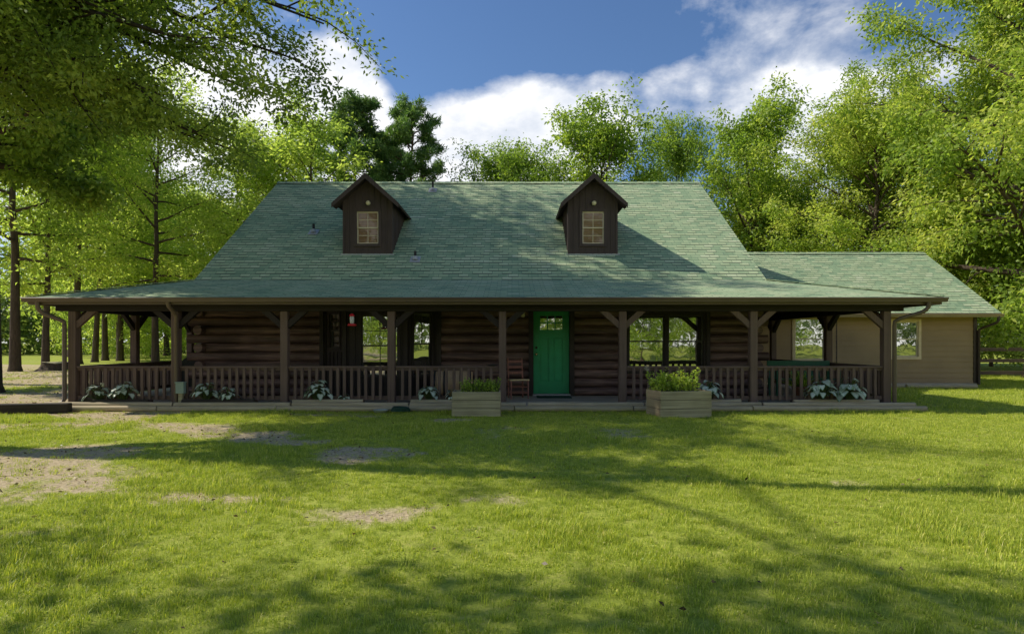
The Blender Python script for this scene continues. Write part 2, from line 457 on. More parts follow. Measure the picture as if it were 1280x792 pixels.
# ------------------------------------------------------------------ grass
def grass_clump(seed, n, rad, hmin, hmax, w):
    rs = np.random.RandomState(seed)
    out = []; tint = []
    for k in range(n):
        a = rs.rand()*6.283; r = rad*math.sqrt(rs.rand())
        p = np.array([r*math.cos(a), r*math.sin(a), -0.004])
        h = rs.uniform(hmin, hmax); az = rs.rand()*6.283; lean = rs.uniform(0.1, 0.95)
        d = np.array([math.cos(az), math.sin(az), 0]); s = np.array([-d[1], d[0], 0])*w*rs.uniform(0.7, 1.2)
        p1 = p + np.array([0, 0, h*0.5]) + d*h*lean*0.22
        p2 = p + np.array([0, 0, h*(1-0.35*lean)]) + d*h*lean*0.8
        t = rs.rand()*0.75
        if rs.rand() < 0.06: t = 1.0
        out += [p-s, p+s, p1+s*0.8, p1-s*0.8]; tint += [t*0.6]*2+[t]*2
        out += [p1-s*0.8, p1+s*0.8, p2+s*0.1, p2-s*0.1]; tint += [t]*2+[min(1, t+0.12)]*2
    me = poly_mesh('grass_tuft', np.array(out), 4, {'tint': np.array(tint)}, M['grass'])
    return bpy.data.objects.new('grass_tuft', me)

def make_grass():
    lib = bpy.data.collections.new('grass_tufts')
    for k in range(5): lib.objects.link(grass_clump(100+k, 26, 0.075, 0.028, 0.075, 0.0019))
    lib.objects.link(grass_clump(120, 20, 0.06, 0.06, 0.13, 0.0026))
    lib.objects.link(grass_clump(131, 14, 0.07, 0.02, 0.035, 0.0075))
    rs = np.random.RandomState(3)
    P = []; S = []
    def scatter(n, x0, x1, y0, y1, s0, s1, keep=None):
        x = rs.uniform(x0, x1, n); y = rs.uniform(y0, y1, n)
        k = np.abs(x) < y*0.9+1.2
        d = dirt_mask(x, y)
        k &= rs.rand(n) > d*0.78
        dens = fbm(x*0.8, y*0.8, 41, 3)
        k &= rs.rand(n) < 0.45+1.1*dens
        # keep the porch slab and the buildings clear
        k &= ~((y > 12.48) & (y < 27) & (x > -9.7) & (x < 8.5))
        k &= ~((y > 18.9) & (y < 26) & (x > 6) & (x < 14.7))
        if keep is not None: k &= keep(x, y)
        x = x[k]; y = y[k]
        z = ground_z(x, y)
        tall = sstep(0.45, 0.75, fbm(x*0.9+5, y*0.9, 61, 3))
        P.append(np.stack([x, y, z], -1)); S.append(rs.uniform(s0, s1, len(x))*(0.60+0.42*tall)*(1-0.35*dirt_mask(x, y)))
    scatter(26000, -6.5, 6.5, 2.3, 6, 0.75, 1.15)
    scatter(42000, -10.5, 10.5, 6, 12.5, 0.85, 1.25)
    scatter(16000, 8.2, 24, 12.5, 27, 1.2, 1.7)
    scatter(14000, -24, -9, 12.5, 34, 1.2, 1.8)
    P = np.concatenate(P); S = np.concatenate(S)
    me = bpy.data.meshes.new('grass')
    me.vertices.add(len(P)); me.vertices.foreach_set('co', P.astype(np.float32).ravel())
    at = me.attributes.new('size', 'FLOAT', 'POINT'); at.data.foreach_set('value', S.astype(np.float32))
    o = bpy.data.objects.new('grass', me); COL.objects.link(o)
    me.materials.append(M['grass'])
    tag(o, 'short patchy green lawn grass in front of the cabin porch', 'grass', kind='stuff')
    g = bpy.data.node_groups.new('grass_scatter', 'GeometryNodeTree')
    g.interface.new_socket('Geometry', in_out='INPUT', socket_type='NodeSocketGeometry')
    g.interface.new_socket('Geometry', in_out='OUTPUT', socket_type='NodeSocketGeometry')
    N = g.nodes; i = N.new('NodeGroupInput'); ou = N.new('NodeGroupOutput')
    ci = N.new('GeometryNodeCollectionInfo'); ci.inputs['Collection'].default_value = lib
    ci.inputs['Separate Children'].default_value = True; ci.inputs['Reset Children'].default_value = True
    ip = N.new('GeometryNodeInstanceOnPoints'); ip.inputs['Pick Instance'].default_value = True
    rv = N.new('FunctionNodeRandomValue'); rv.data_type = 'FLOAT_VECTOR'
    rv.inputs[0].default_value = (-0.12, -0.12, 0); rv.inputs[1].default_value = (0.12, 0.12, 6.283)
    er = N.new('FunctionNodeEulerToRotation')
    sz = N.new('GeometryNodeInputNamedAttribute'); sz.data_type = 'FLOAT'; sz.inputs['Name'].default_value = 'size'
    L = g.links
    L.new(i.outputs[0], ip.inputs['Points']); L.new(ci.outputs[0], ip.inputs['Instance'])
    L.new(rv.outputs[0], er.inputs[0]); L.new(er.outputs[0], ip.inputs['Rotation'])
    L.new(sz.outputs['Attribute'], ip.inputs['Scale'])
    L.new(ip.outputs[0], ou.inputs[0])
    md = o.modifiers.new('scatter', 'NODES'); md.node_group = g
make_grass()

def litter():
    rs = np.random.RandomState(12); n = 9000
    x = np.concatenate([rs.uniform(-9, 7, n), rs.uniform(-26, -8, n)]); y = np.concatenate([rs.uniform(3, 12.4, n), rs.uniform(9, 34, n)])
    d = dirt_mask(x, y); k = (rs.rand(2*n) < 0.05+0.5*d) & (np.abs(x) < y*0.9+1) & ~((x > -9.7) & (y > 12.4)); x = x[k]; y = y[k]; m = len(x)
    P = np.stack([x, y, ground_z(x, y)+rs.uniform(0.004, 0.03, m)], -1); D = rs.normal(size=(m, 3)); D[:, 2] *= 0.25
    L = rs.uniform(0.025, 0.055, m)*np.where(x < -9, 1.4, 1); tw = rs.rand(m) < 0.22
    V, tn = leaf_cloud(P, D, np.where(tw, L*2.4, L), np.where(tw, 0.005, L*0.5), rs.rand(m), rs)
    mt = leaf_mat('dry_leaves', [(0, (0.06, 0.035, 0.018)), (0.5, (0.20, 0.125, 0.06)), (1.0, (0.42, 0.31, 0.16))], (1, 1, 1), 0.15)
    o = bpy.data.objects.new('leaf_litter', poly_mesh('leaf_litter', V, 4, {'tint': tn}, mt)); COL.objects.link(o)
    tag(o, 'dry brown fallen leaves and twigs scattered over the bare earth', 'leaf litter', kind='stuff')
# ------------------------------------------------------------------ the cabin
O = (-0.8, 14.8, 0.0)
cabin = empty('log_cabin', O, 0, 'dark log cabin with green shingle roof, two dormers, wraparound porch and tan side wing', 'house')
def part(mb, name, mats, parent=None, bevel=0.0, label=None):
    return mb.build(name, mats, parent or cabin, O if True else (0,0,0), bevel, label)

FZ = 0.12                      # porch floor
YW = 14.8; YP = 13.0           # log wall, post line
WXL, WXR = -7.56, 5.96         # log walls
XL, XR = -7.9, 6.33            # gable edges of the roof
PXL, PXR = -9.24, 7.88         # porch corner posts
EL, ER, EY, EZ = -9.95, 8.84, 12.6, 2.33

# porch slab
mb = MB(); mb.box(-9.65, WXR+0.1, 12.72, 14.86, 0.0, FZ); mb.box(-9.65, WXL+0.1, 14.86, 20.4, 0.0, FZ)
mb.box(WXR+0.1, 8.25, 12.72, 19.19, 0.0, FZ)
part(mb, 'porch_floor', M['concrete'], bevel=0.012)

# log walls
LR = 0.105; LH = 0.21
openings = [(-4.56, -1.78, 0.0, 2.62), (0.40, 1.50, 0.0, 2.30), (2.74, 4.72, 0.70, 2.18)]
def log_seg(mb, a, b, z, axis, off, end_a=True, end_b=True, seed=0):
    rr = random.Random(seed); n = 12; k = 2 if abs(b-a) < 1 else max(3, int(abs(b-a)/0.8))
    pts = []; rad = []
    for i in range(k+1):
        q = a+(b-a)*i/k; dz = rr.uniform(-0.006, 0.006); dy = rr.uniform(-0.008, 0.008)
        pts.append((q, off+dy, z+dz) if axis == 'x' else (off+dy, q, z+dz)); rad.append(LR*rr.uniform(0.985, 1.04))
    mb.tube(pts, rad, n)
mb = MB(); ml = MB(); mr = MB()
for i in range(12):
    z = FZ + LH*(i+0.5)
    a = WXL-(0.24 if i % 2 == 0 else 0.02) - random.uniform(0, 0.05); b = WXR+(0.2 if i % 2 == 0 else 0.02) + random.uniform(0, 0.04)
    cuts = sorted([(o[0], o[1]) for o in openings if o[2] < z+0.03 and o[3] > z-0.03])
    p = a
    for c in cuts:
        log_seg(mb, p, c[0], z, 'x', YW+LR, seed=i*9+int(p*10)); p = c[1]
    log_seg(mb, p, b, z, 'x', YW+LR, seed=i*9+77)
    if i % 2 == 1:
        log_seg(ml, YW-0.16-random.uniform(0,0.05), 26.8, z, 'y', WXL+LR, seed=i); log_seg(mr, YW-0.16-random.uniform(0,0.05), 26.8, z, 'y', WXR-LR, seed=i+50)
    else:
        log_seg(ml, YW+0.24, 26.8, z, 'y', WXL+LR, seed=i); log_seg(mr, YW+0.24, 26.8, z, 'y', WXR-LR, seed=i+50)
for (a, b, z0, z1) in [(WXL+0.02, -4.56, FZ, 2.64), (-1.78, 0.40, FZ, 2.64), (1.50, 2.74, FZ, 2.64), (4.72, WXR-0.02, FZ, 2.64), (2.74, 4.72, FZ, 0.70), (2.74, 4.72, 2.18, 2.64), (0.40, 1.50, 2.30, 2.64)]:
    mb.box(a, b, YW+LR+0.02, YW+LR+0.12, z0, z1)
part(mb, 'front_log_wall', M['log']); part(ml, 'side_log_wall', M['log']); part(mr, 'side_log_wall', M['log'])
mb = MB(); mb.box(WXL, WXR, 26.7, 26.85, FZ, 2.7); part(mb, 'back_wall', M['dark'])
for x in (WXL+0.02, WXR-0.14):
    mb = MB()
    poly = [(YW+0.06, 2.66), (26.75, 2.66), (26.3, 2.9), (20.8, 6.66), (15.3, 2.80)]
    a = [(x, y, z) for y, z in poly]; b = [(x+0.12, y, z) for y, z in poly]
    mb.face(a); mb.face(b[::-1])
    for i in range(len(poly)):
        j = (i+1) % len(poly); mb.face([a[j], a[i], b[i], b[j]])
    part(mb, 'gable_wall', M['dark'])

# roofs
mb = MB()
mb.slab([(XL,15.3,2.95),(XR,15.3,2.95),(XR,20.8,6.8),(XL,20.8,6.8)], 0.09)
mb.slab([(XR,26.6,2.74),(XL,26.6,2.74),(XL,20.8,6.8),(XR,20.8,6.8)], 0.09)
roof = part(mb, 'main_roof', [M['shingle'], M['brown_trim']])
mb = MB()
x = XL
while x < XR-0.05:       # ridge caps, each laid over the next
    x1 = min(x+0.29, XR)
    for s in (-1, 1):
        mb.face([(x, 20.8, 6.835), (x1, 20.8, 6.822), (x1, 20.8+s*0.15, 6.822-0.105), (x, 20.8+s*0.15, 6.835-0.105)][::s])
    mb.face([(x, 20.65, 6.73), (x, 20.8, 6.835), (x, 20.95, 6.73)])
    x += 0.27
part(mb, 'ridge_cap', M['shingle'], roof)
mb = MB()
mb.slab([(EL,EY,EZ),(ER,EY,EZ),(XR,15.297,2.949),(XL,15.297,2.949)], 0.08)
mb.slab([(EL,EY,EZ),(XL,15.297,2.949),(XL,20.5,2.949),(EL,20.5,EZ)], 0.08)
mb.slab([(ER,EY,EZ),(ER,19.15,EZ),(XR,19.15,2.949),(XR,15.297,2.949)], 0.08)
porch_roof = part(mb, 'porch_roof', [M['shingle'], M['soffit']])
for a, b in (((EL,EY,EZ),(XL,15.3,2.949)), ((ER,EY,EZ),(XR,15.3,2.949))):
    mb = MB(); a = Vector(a); b = Vector(b); n = 13
    for i in range(n):
        p = a+(b-a)*(i/n); q = a+(b-a)*min(1, (i+1.1)/n)
        mb.beam(p+Vector((0,0,0.022)), q+Vector((0,0,0.012)), 0.22, 0.012)
    part(mb, 'hip_cap', M['shingle'], porch_roof)

# gutter: K profile along the front eave and round the sides
def gutter_run(mb, p0, p1, out, m=0):
    prof = [(0, 0), (0.105, 0), (0.115, -0.014), (0.092, -0.045), (0.078, -0.092), (0, -0.092)]
    p0 = Vector(p0); p1 = Vector(p1); out = Vector(out)
    a = [p0+out*u+Vector((0,0,w)) for u, w in prof]; b = [p1+out*u+Vector((0,0,w)) for u, w in prof]
    mb.face(a, m); mb.face(b[::-1], m)
    for i in range(len(prof)):
        j = (i+1) % len(prof); mb.face([a[j], a[i], b[i], b[j]], m)
mb = MB(); gutter_run(mb, (EL-0.02, EY-0.002, EZ-0.012), (ER+0.02, EY-0.002, EZ-0.012), (0,-1,0))
part(mb, 'gutter', M['gutter'])
mb = MB()
mb.box(EL+0.05, ER-0.05, EY+0.012, EY+0.045, EZ-0.15, EZ-0.07)
mb.box(EL+0.01, EL+0.045, EY+0.05, 20.4, EZ-0.15, EZ-0.07); mb.box(ER-0.045, ER-0.01, EY+0.05, 19.1, EZ-0.15, EZ-0.07)
part(mb, 'fascia', M['gutter'])
# flat soffit ceiling over the porch
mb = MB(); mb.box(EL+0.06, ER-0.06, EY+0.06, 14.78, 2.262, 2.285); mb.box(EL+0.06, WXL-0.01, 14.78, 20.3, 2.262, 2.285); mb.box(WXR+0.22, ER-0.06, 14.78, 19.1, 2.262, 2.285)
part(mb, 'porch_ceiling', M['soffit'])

# porch beam, posts, braces
mb = MB()
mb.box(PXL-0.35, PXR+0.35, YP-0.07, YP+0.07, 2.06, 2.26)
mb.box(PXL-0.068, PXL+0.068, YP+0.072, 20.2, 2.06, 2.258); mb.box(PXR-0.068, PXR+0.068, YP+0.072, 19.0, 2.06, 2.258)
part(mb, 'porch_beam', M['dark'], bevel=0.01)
pxs = [PXL, -7.08, -4.79, -2.54, -0.20, 2.33, 5.08, PXR]
post_pos = [(x, YP) for x in pxs] + [(PXL, 15.1), (PXL, 17.7), (PXL, 20.1), (PXR, 15.36), (PXR, 18.6)]
post_me = None
def brace(mb, d):
    """knee brace running from the post up to the beam in direction d"""
    d = Vector(d)
    p0 = d*0.06+Vector((0,0,1.70)); p1 = d*0.46+Vector((0,0,2.10))
    s = d.cross(Vector((0,0,1)))*0.045
    w = Vector((0,0,0.16))
    q = [p0, p1, p1+Vector((0,0,-0.04))+d*0.14, p1+d*0.10+Vector((0,0,-0.04))]
    poly = [d*0.076+Vector((0,0,1.69)), d*0.49+Vector((0,0,2.056)), d*0.31+Vector((0,0,2.056)), d*0.076+Vector((0,0,1.85))]
    a = [p-s for p in poly]; b = [p+s for p in poly]
    mb.face(a); mb.face(b[::-1])
    for i in range(4):
        j = (i+1) % 4; mb.face([a[j], a[i], b[i], b[j]])
post_mb = MB(); post_mb.box(-0.078, 0.078, -0.078, 0.078, FZ, 2.058)
brace_me = {}
for k, (x, y) in enumerate(post_pos):
    if post_me is None:
        po = post_mb.build('porch_post', M['post'], cabin, bevel=0.012); post_me = po
    else:
        po = post_me.copy(); COL.objects.link(po)
    po.parent = cabin; po.location = Vector((x, y, 0))-Vector(O)
    dirs = []
    if y == YP:
        if x > PXL: dirs.append((-1,0,0))
        if x < PXR: dirs.append((1,0,0))
        if x in (PXL, PXR): dirs.append((0,1,0))
    else: dirs = [(0,-1,0), (0,1,0)]
    for d in dirs:
        bm_ = 'dark' if (y != YP or -8 < x < 0) else 'post'  # left front braces get darker wood to paint in their shade
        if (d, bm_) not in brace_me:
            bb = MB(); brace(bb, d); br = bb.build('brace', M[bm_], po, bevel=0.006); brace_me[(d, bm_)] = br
        else:
            br = brace_me[(d, bm_)].copy(); COL.objects.link(br); br.parent = po

# railings
bal_x = None
def railing(p0, p1, individual=True):
    global bal_x
    p0 = Vector((*p0, 0)); p1 = Vector((*p1, 0)); d = (p1-p0).normalized(); L = (p1-p0).length
    a = p0+d*0.083; b = p1-d*0.083
    mb = MB()
    mb.beam(a+Vector((0,0,0.885)), b+Vector((0,0,0.885)), 0.105, 0.045)
    mb.beam(a+Vector((0,0,0.835)), b+Vector((0,0,0.835)), 0.04, 0.055)
    mb.beam(a+Vector((0,0,0.235)), b+Vector((0,0,0.235)), 0.04, 0.085)
    rail = part(mb, 'railing', M['rail'], bevel=0.006)
    n = max(3, round((L-0.17)/0.152)); n -= 1
    if not individual:
        mb = MB()
        for i in range(n):
            q = a+(b-a)*((i+1)/(n+1)); mb.box(q.x-0.03, q.x+0.03, q.y-0.03, q.y+0.03, 0.28, 0.806)
        o = part(mb, 'baluster_row', M['post'], rail, bevel=0.004); o['kind'] = 'stuff'
        return
    for i in range(n):
        q = a+(b-a)*((i+1)/(n+1))
        if bal_x is None:
            m2 = MB(); m2.box(-0.03, 0.03, -0.062, -0.022, 0.19, 0.861)
            o = m2.build('baluster', M['post'], rail, bevel=0.004); bal_x = o
        else:
            o = bal_x.copy(); COL.objects.link(o); o.parent = rail
        o.location = Vector((q.x+random.uniform(-.006,.006), q.y, 0))-Vector(O)
        o.rotation_euler = (0, random.uniform(-0.006, 0.006), 0)
for i in range(7):
    if i != 4: railing((pxs[i], YP), (pxs[i+1], YP))
for a, b in (((PXL, YP), (PXL, 15.1)), ((PXL, 15.1), (PXL, 17.7)), ((PXL, 17.7), (PXL, 20.1)), ((PXR, YP), (PXR, 15.36)), ((PXR, 15.36), (PXR, 18.6))):
    railing(a, b, False)

# downspouts
def downspout(path, name='downspout', m='gutter', w=0.075, h=0.055):
    mb = MB(); mb.tube(path, 0.042, 8, smooth=True); part(mb, name, M[m])
downspout([(PXL-0.44, 12.56, 2.25), (PXL-0.44, 12.57, 2.13), (PXL-0.42, 12.60, 2.05), (PXL-0.36, 12.65, 1.99), (PXL-0.17, 12.80, 1.88), (PXL-0.11, 12.86, 1.83), (PXL-0.11, 12.87, 1.74), (PXL-0.11, 12.87, 0.22), (PXL-0.13, 12.83, 0.15), (PXL-0.25, 12.70, 0.10)])
downspout([(-7.02, 12.56, 2.24), (-7.02, 12.60, 2.14), (-7.02, 12.80, 2.02), (-7.02, 12.87, 1.95), (-7.02, 12.87, 0.14)])
downspout([(PXR+0.62, 12.56, 2.25), (PXR+0.62, 12.57, 2.13), (PXR+0.58, 12.60, 2.06), (PXR+0.50, 12.65, 2.01), (PXR+0.20, 12.82, 1.90), (PXR+0.13, 12.88, 1.84), (PXR+0.13, 12.90, 1.74), (PXR+0.13, 12.90, 0.13)])

# front door
yd = 14.90
mb = MB()
mb.box(0.40, 0.515, 14.772, 15.0, FZ, 2.24); mb.box(1.385, 1.50, 14.772, 15.0, FZ, 2.24); mb.box(0.40, 1.50, 14.77, 15.0, 2.242, 2.36)
part(mb, 'door_frame', M['trim'], bevel=0.005)
x0, x1, z0, z1 = 0.518, 1.382, 0.17, 2.238
mb = MB()
# stiles and rails around two tall sunk panels and a glazed light
def door_piece(a, b, c, d, y=yd): mb.box(a, b, y, yd+0.06, c, d)
ml_, mr_ = x0+0.15, x1-0.15; xm = (x0+x1)/2
door_piece(x0, ml_, z0, z1); door_piece(mr_, x1, z0, z1)
door_piece(ml_, mr_, z0, 0.46); door_piece(ml_, mr_, 1.52, 1.70); door_piece(ml_, mr_, 2.06, z1); door_piece(xm-0.055, xm+0.055, 0.46, 1.52)
for a, b in ((ml_, xm-0.055), (xm+0.055, mr_)):
    mb.box(a, b, yd+0.022, yd+0.05, 0.46, 1.52); mb.box(a+0.035, b-0.035, yd+0.010, yd+0.024, 0.495, 1.485)
door = part(mb, 'door', M['door'], bevel=0.004)
mb = MB(); mb.box(ml_, mr_, yd+0.03, yd+0.045, 1.70, 2.06); part(mb, 'door_glass', M['glass'], door)
mb = MB()
for k in range(4):
    xx = ml_+(mr_-ml_)*k/3; mb.box(xx-0.012, xx+0.012, yd-0.004, yd+0.028, 1.70, 2.06)
for zz in (1.70, 1.88, 2.06): mb.box(ml_-0.012, mr_+0.012, yd-0.006, yd+0.026, zz-0.012, zz+0.012)
part(mb, 'muntin_grid', M['door'], door)
mb = MB(); mb.lathe([(0.0, -0.075), (0.022, -0.072), (0.030, -0.058), (0.028, -0.042), (0.012, -0.034), (0.012, -0.012), (0.032, -0.010), (0.032, 0.0)], 14, (x0+0.07, yd, 1.12), axis='y')
part(mb, 'door_knob', M['brass'], door)
mb = MB(); mb.lathe([(0.0, -0.02), (0.026, -0.018), (0.03, 0.0)], 14, (x0+0.07, yd, 1.28), axis='y'); part(mb, 'deadbolt', M['sash'], door)
mb = MB(); mb.box(0.50, 1.40, 14.74, 14.98, FZ+0.002, 0.165); part(mb, 'threshold', M['zinc'], bevel=0.006)

# windows: each a frame, two sashes and panes
def window(parent, origin_fn, w, z0, z1, frame_m, sash_m, glass_m, grid=(2, 2), trim=0.07, label=None, lower_grid=True, depth=0.05):
    """origin_fn(u, n, z): u along the wall, n out of the wall (positive = out), z up"""
    def bx(mb, u0, u1, n0, n1, a, b):
        P = [origin_fn(u, n, z) for z in (a, b) for (u, n) in ((u0, n1), (u1, n1), (u1, n0), (u0, n0))]
        mb.raw(P, [(3,2,1,0),(4,5,6,7),(0,1,5,4),(1,2,6,5),(2,3,7,6),(3,0,4,7)])
    h = w/2; mb = MB()
    bx(mb, -h-trim, -h, -depth, 0.025, z0-trim, z1+trim); bx(mb, h, h+trim, -depth, 0.025, z0-trim, z1+trim)
    bx(mb, -h, h, -depth, 0.023, z1, z1+trim); bx(mb, -h, h, -depth, 0.035, z0-trim, z0)
    fr = part(mb, 'window', frame_m, parent, label=label)
    zm = (z0+z1)/2
    mb = MB()
    s = 0.035
    for (a, b, n) in ((zm-0.018, z1, -0.012), (z0, zm+0.018, -0.034)):
        bx(mb, -h, -h+s, n-0.022, n, a, b); bx(mb, h-s, h, n-0.022, n, a, b)
        bx(mb, -h+s, h-s, n-0.022, n, a, a+s); bx(mb, -h+s, h-s, n-0.022, n, b-s, b)
    if grid:
        for (a, b, n, on) in ((zm+0.017, z1-s, -0.016, True), (z0+s, zm-0.017, -0.038, lower_grid)):
            if not on: continue
            for k in range(1, grid[0]):
                u = -h+s+(w-2*s)*k/grid[0]; bx(mb, u-0.008, u+0.008, n-0.012, n, a, b)
            for k in range(1, grid[1]):
                zz = a+(b-a)*k/grid[1]; bx(mb, -h+s, h-s, n-0.011, n+0.001, zz-0.008, zz+0.008)
    sub = fr if parent is None or parent is cabin else parent
    part(mb, 'sash', sash_m, sub)
    mb = MB()
    for (a, b, n) in ((zm+0.017, z1-s, -0.026), (z0+s, zm-0.017, -0.048)):
        mb.face([origin_fn(-h+s, n, a), origin_fn(h-s, n, a), origin_fn(h-s, n, b), origin_fn(-h+s, n, b)])
    part(mb, 'pane', glass_m, sub)
    return fr
def facing(cx, y): return lambda u, n, z: (cx+u, y-n, z)
# double window right of the door
for cx in (3.235, 4.18):
    window(None, facing(cx, YW+0.02), 0.86, 0.80, 2.06, M['trim'], M['sash'], M['glass'], grid=None, trim=0.045)
mb = MB()
mb.box(2.70, 2.76, 14.768, 14.96, 0.68, 2.20); mb.box(4.66, 4.76, 14.768, 14.96, 0.68, 2.20); mb.box(2.761, 4.659, 14.766, 14.96, 2.108, 2.22); mb.box(2.761, 4.659, 14.752, 14.96, 0.66, 0.752)
part(mb, 'window_trim', M['trim'], bevel=0.005)

# angled bay window
Yb = 14.30
bay = [(-4.52, 14.88), (-3.88, Yb), (-2.46, Yb), (-1.80, 14.88)]
mb = MB()
def wall_quad(mb, a, b, z0, z1):
    mb.face([(a[0], a[1], z0), (b[0], b[1], z0), (b[0], b[1], z1), (a[0], a[1], z1)])
def board_wall(mb, a, b, z0, z1, holes, step=0.16):
    a = Vector((*a, 0)); b = Vector((*b, 0)); d = (b-a).normalized(); L = (b-a).length; n = Vector((d.y, -d.x, 0))
    us = [0, L]; zs = [z0, z1]
    for h in holes: us += [h[0], h[1]]; zs += [h[2], h[3]]
    us = sorted(set(us)); zs = sorted(set(zs))
    for i in range(len(us)-1):
        for j in range(len(zs)-1):
            um = (us[i]+us[i+1])/2; zm = (zs[j]+zs[j+1])/2
            if any(h[0] < um < h[1] and h[2] < zm < h[3] for h in holes): continue
            p, q = a+d*us[i], a+d*us[i+1]
            mb.face([(p.x,p.y,zs[j]),(q.x,q.y,zs[j]),(q.x,q.y,zs[j+1]),(p.x,p.y,zs[j+1])])
    u = step*0.5
    while u < L-0.02:
        segs = [(z0, z1)]
        for h in holes:
            if h[0]-0.09 < u < h[1]+0.09:
                segs = [(z0, h[2]-0.09), (h[3]+0.09, z1)]
        for s0, s1 in segs:
            if s1-s0 > 0.05:
                p = a+d*u+n*0.009; mb.beam(p+Vector((0,0,s0)), p+Vector((0,0,s1)), 0.018, 0.035, up=n)
        u += step
    return d, n, L
specs = []
zb0, zb1 = FZ, 2.26
fw = 0.86
L1 = 1.42
d, n, L = board_wall(mb, bay[1], bay[2], zb0, zb1, [(L1/2-fw/2+0.10, L1/2+fw/2+0.10, 0.62, 2.04)])
specs.append((bay[1], d.copy(), n.copy(), L/2+0.10, fw, 0.62, 2.04))
d, n, L = board_wall(mb, bay[0], bay[1], zb0, zb1, [(L-0.0 if False else 0.22, 0.66, 1.28, 2.10)])
specs.append((bay[0], d.copy(), n.copy(), 0.44, 0.44, 1.28, 2.10))
d, n, L = board_wall(mb, bay[2], bay[3], zb0, zb1, [(0.20, 0.70, 0.62, 2.12)])
specs.append((bay[2], d.copy(), n.copy(), 0.45, 0.50, 0.62, 2.12))
mb.face([(p[0], p[1], zb1) for p in bay]); mb.face([(p[0], p[1], zb0+0.003) for p in bay][::-1])
part(mb, 'bay_wall', M['trim'])
for (a, d, n, u0, w, z0, z1) in specs:
    a = Vector((*a, 0))
    fn = (lambda a, d, n, u0: (lambda u, nn, z: tuple(a+d*(u0+u)+n*nn+Vector((0,0,z)))))(a, d, n, u0)
    window(None, fn, w, z0, z1, M['trim'], M['sash'], M['glass'], grid=(2, 2), trim=0.05, lower_grid=(w > 0.6))
mb = MB()
for p in bay: mb.beam((p[0], p[1]-0.01, FZ), (p[0], p[1]-0.01, zb1+0.0), 0.09, 0.09)
part(mb, 'bay_corner_trim', M['trim'])
mb = MB(); mb.box(-4.62, -4.525, 14.768, 14.95, FZ, 2.30); mb.box(-1.795, -1.70, 14.768, 14.95, FZ, 2.30)
part(mb, 'bay_side_trim', M['trim'])

# porch wall lantern beside the door
mb = MB(); mb.lathe([(0.0, 0.0), (0.03, 0.005), (0.055, 0.03), (0.05, 0.05), (0.045, 0.19), (0.065, 0.20), (0.02, 0.25), (0.0, 0.26)], 10, (0.26, 14.66, 2.0)); 
lamp = part(mb, 'porch_lamp', M['lamp_glass'])
mb = MB(); mb.box(0.23, 0.29, 14.71, 14.80, 2.06, 2.16); mb.beam((0.26, 14.72, 2.12), (0.26, 14.66, 2.255), 0.02, 0.02); part(mb, 'lamp_bracket', M['black'], lamp)

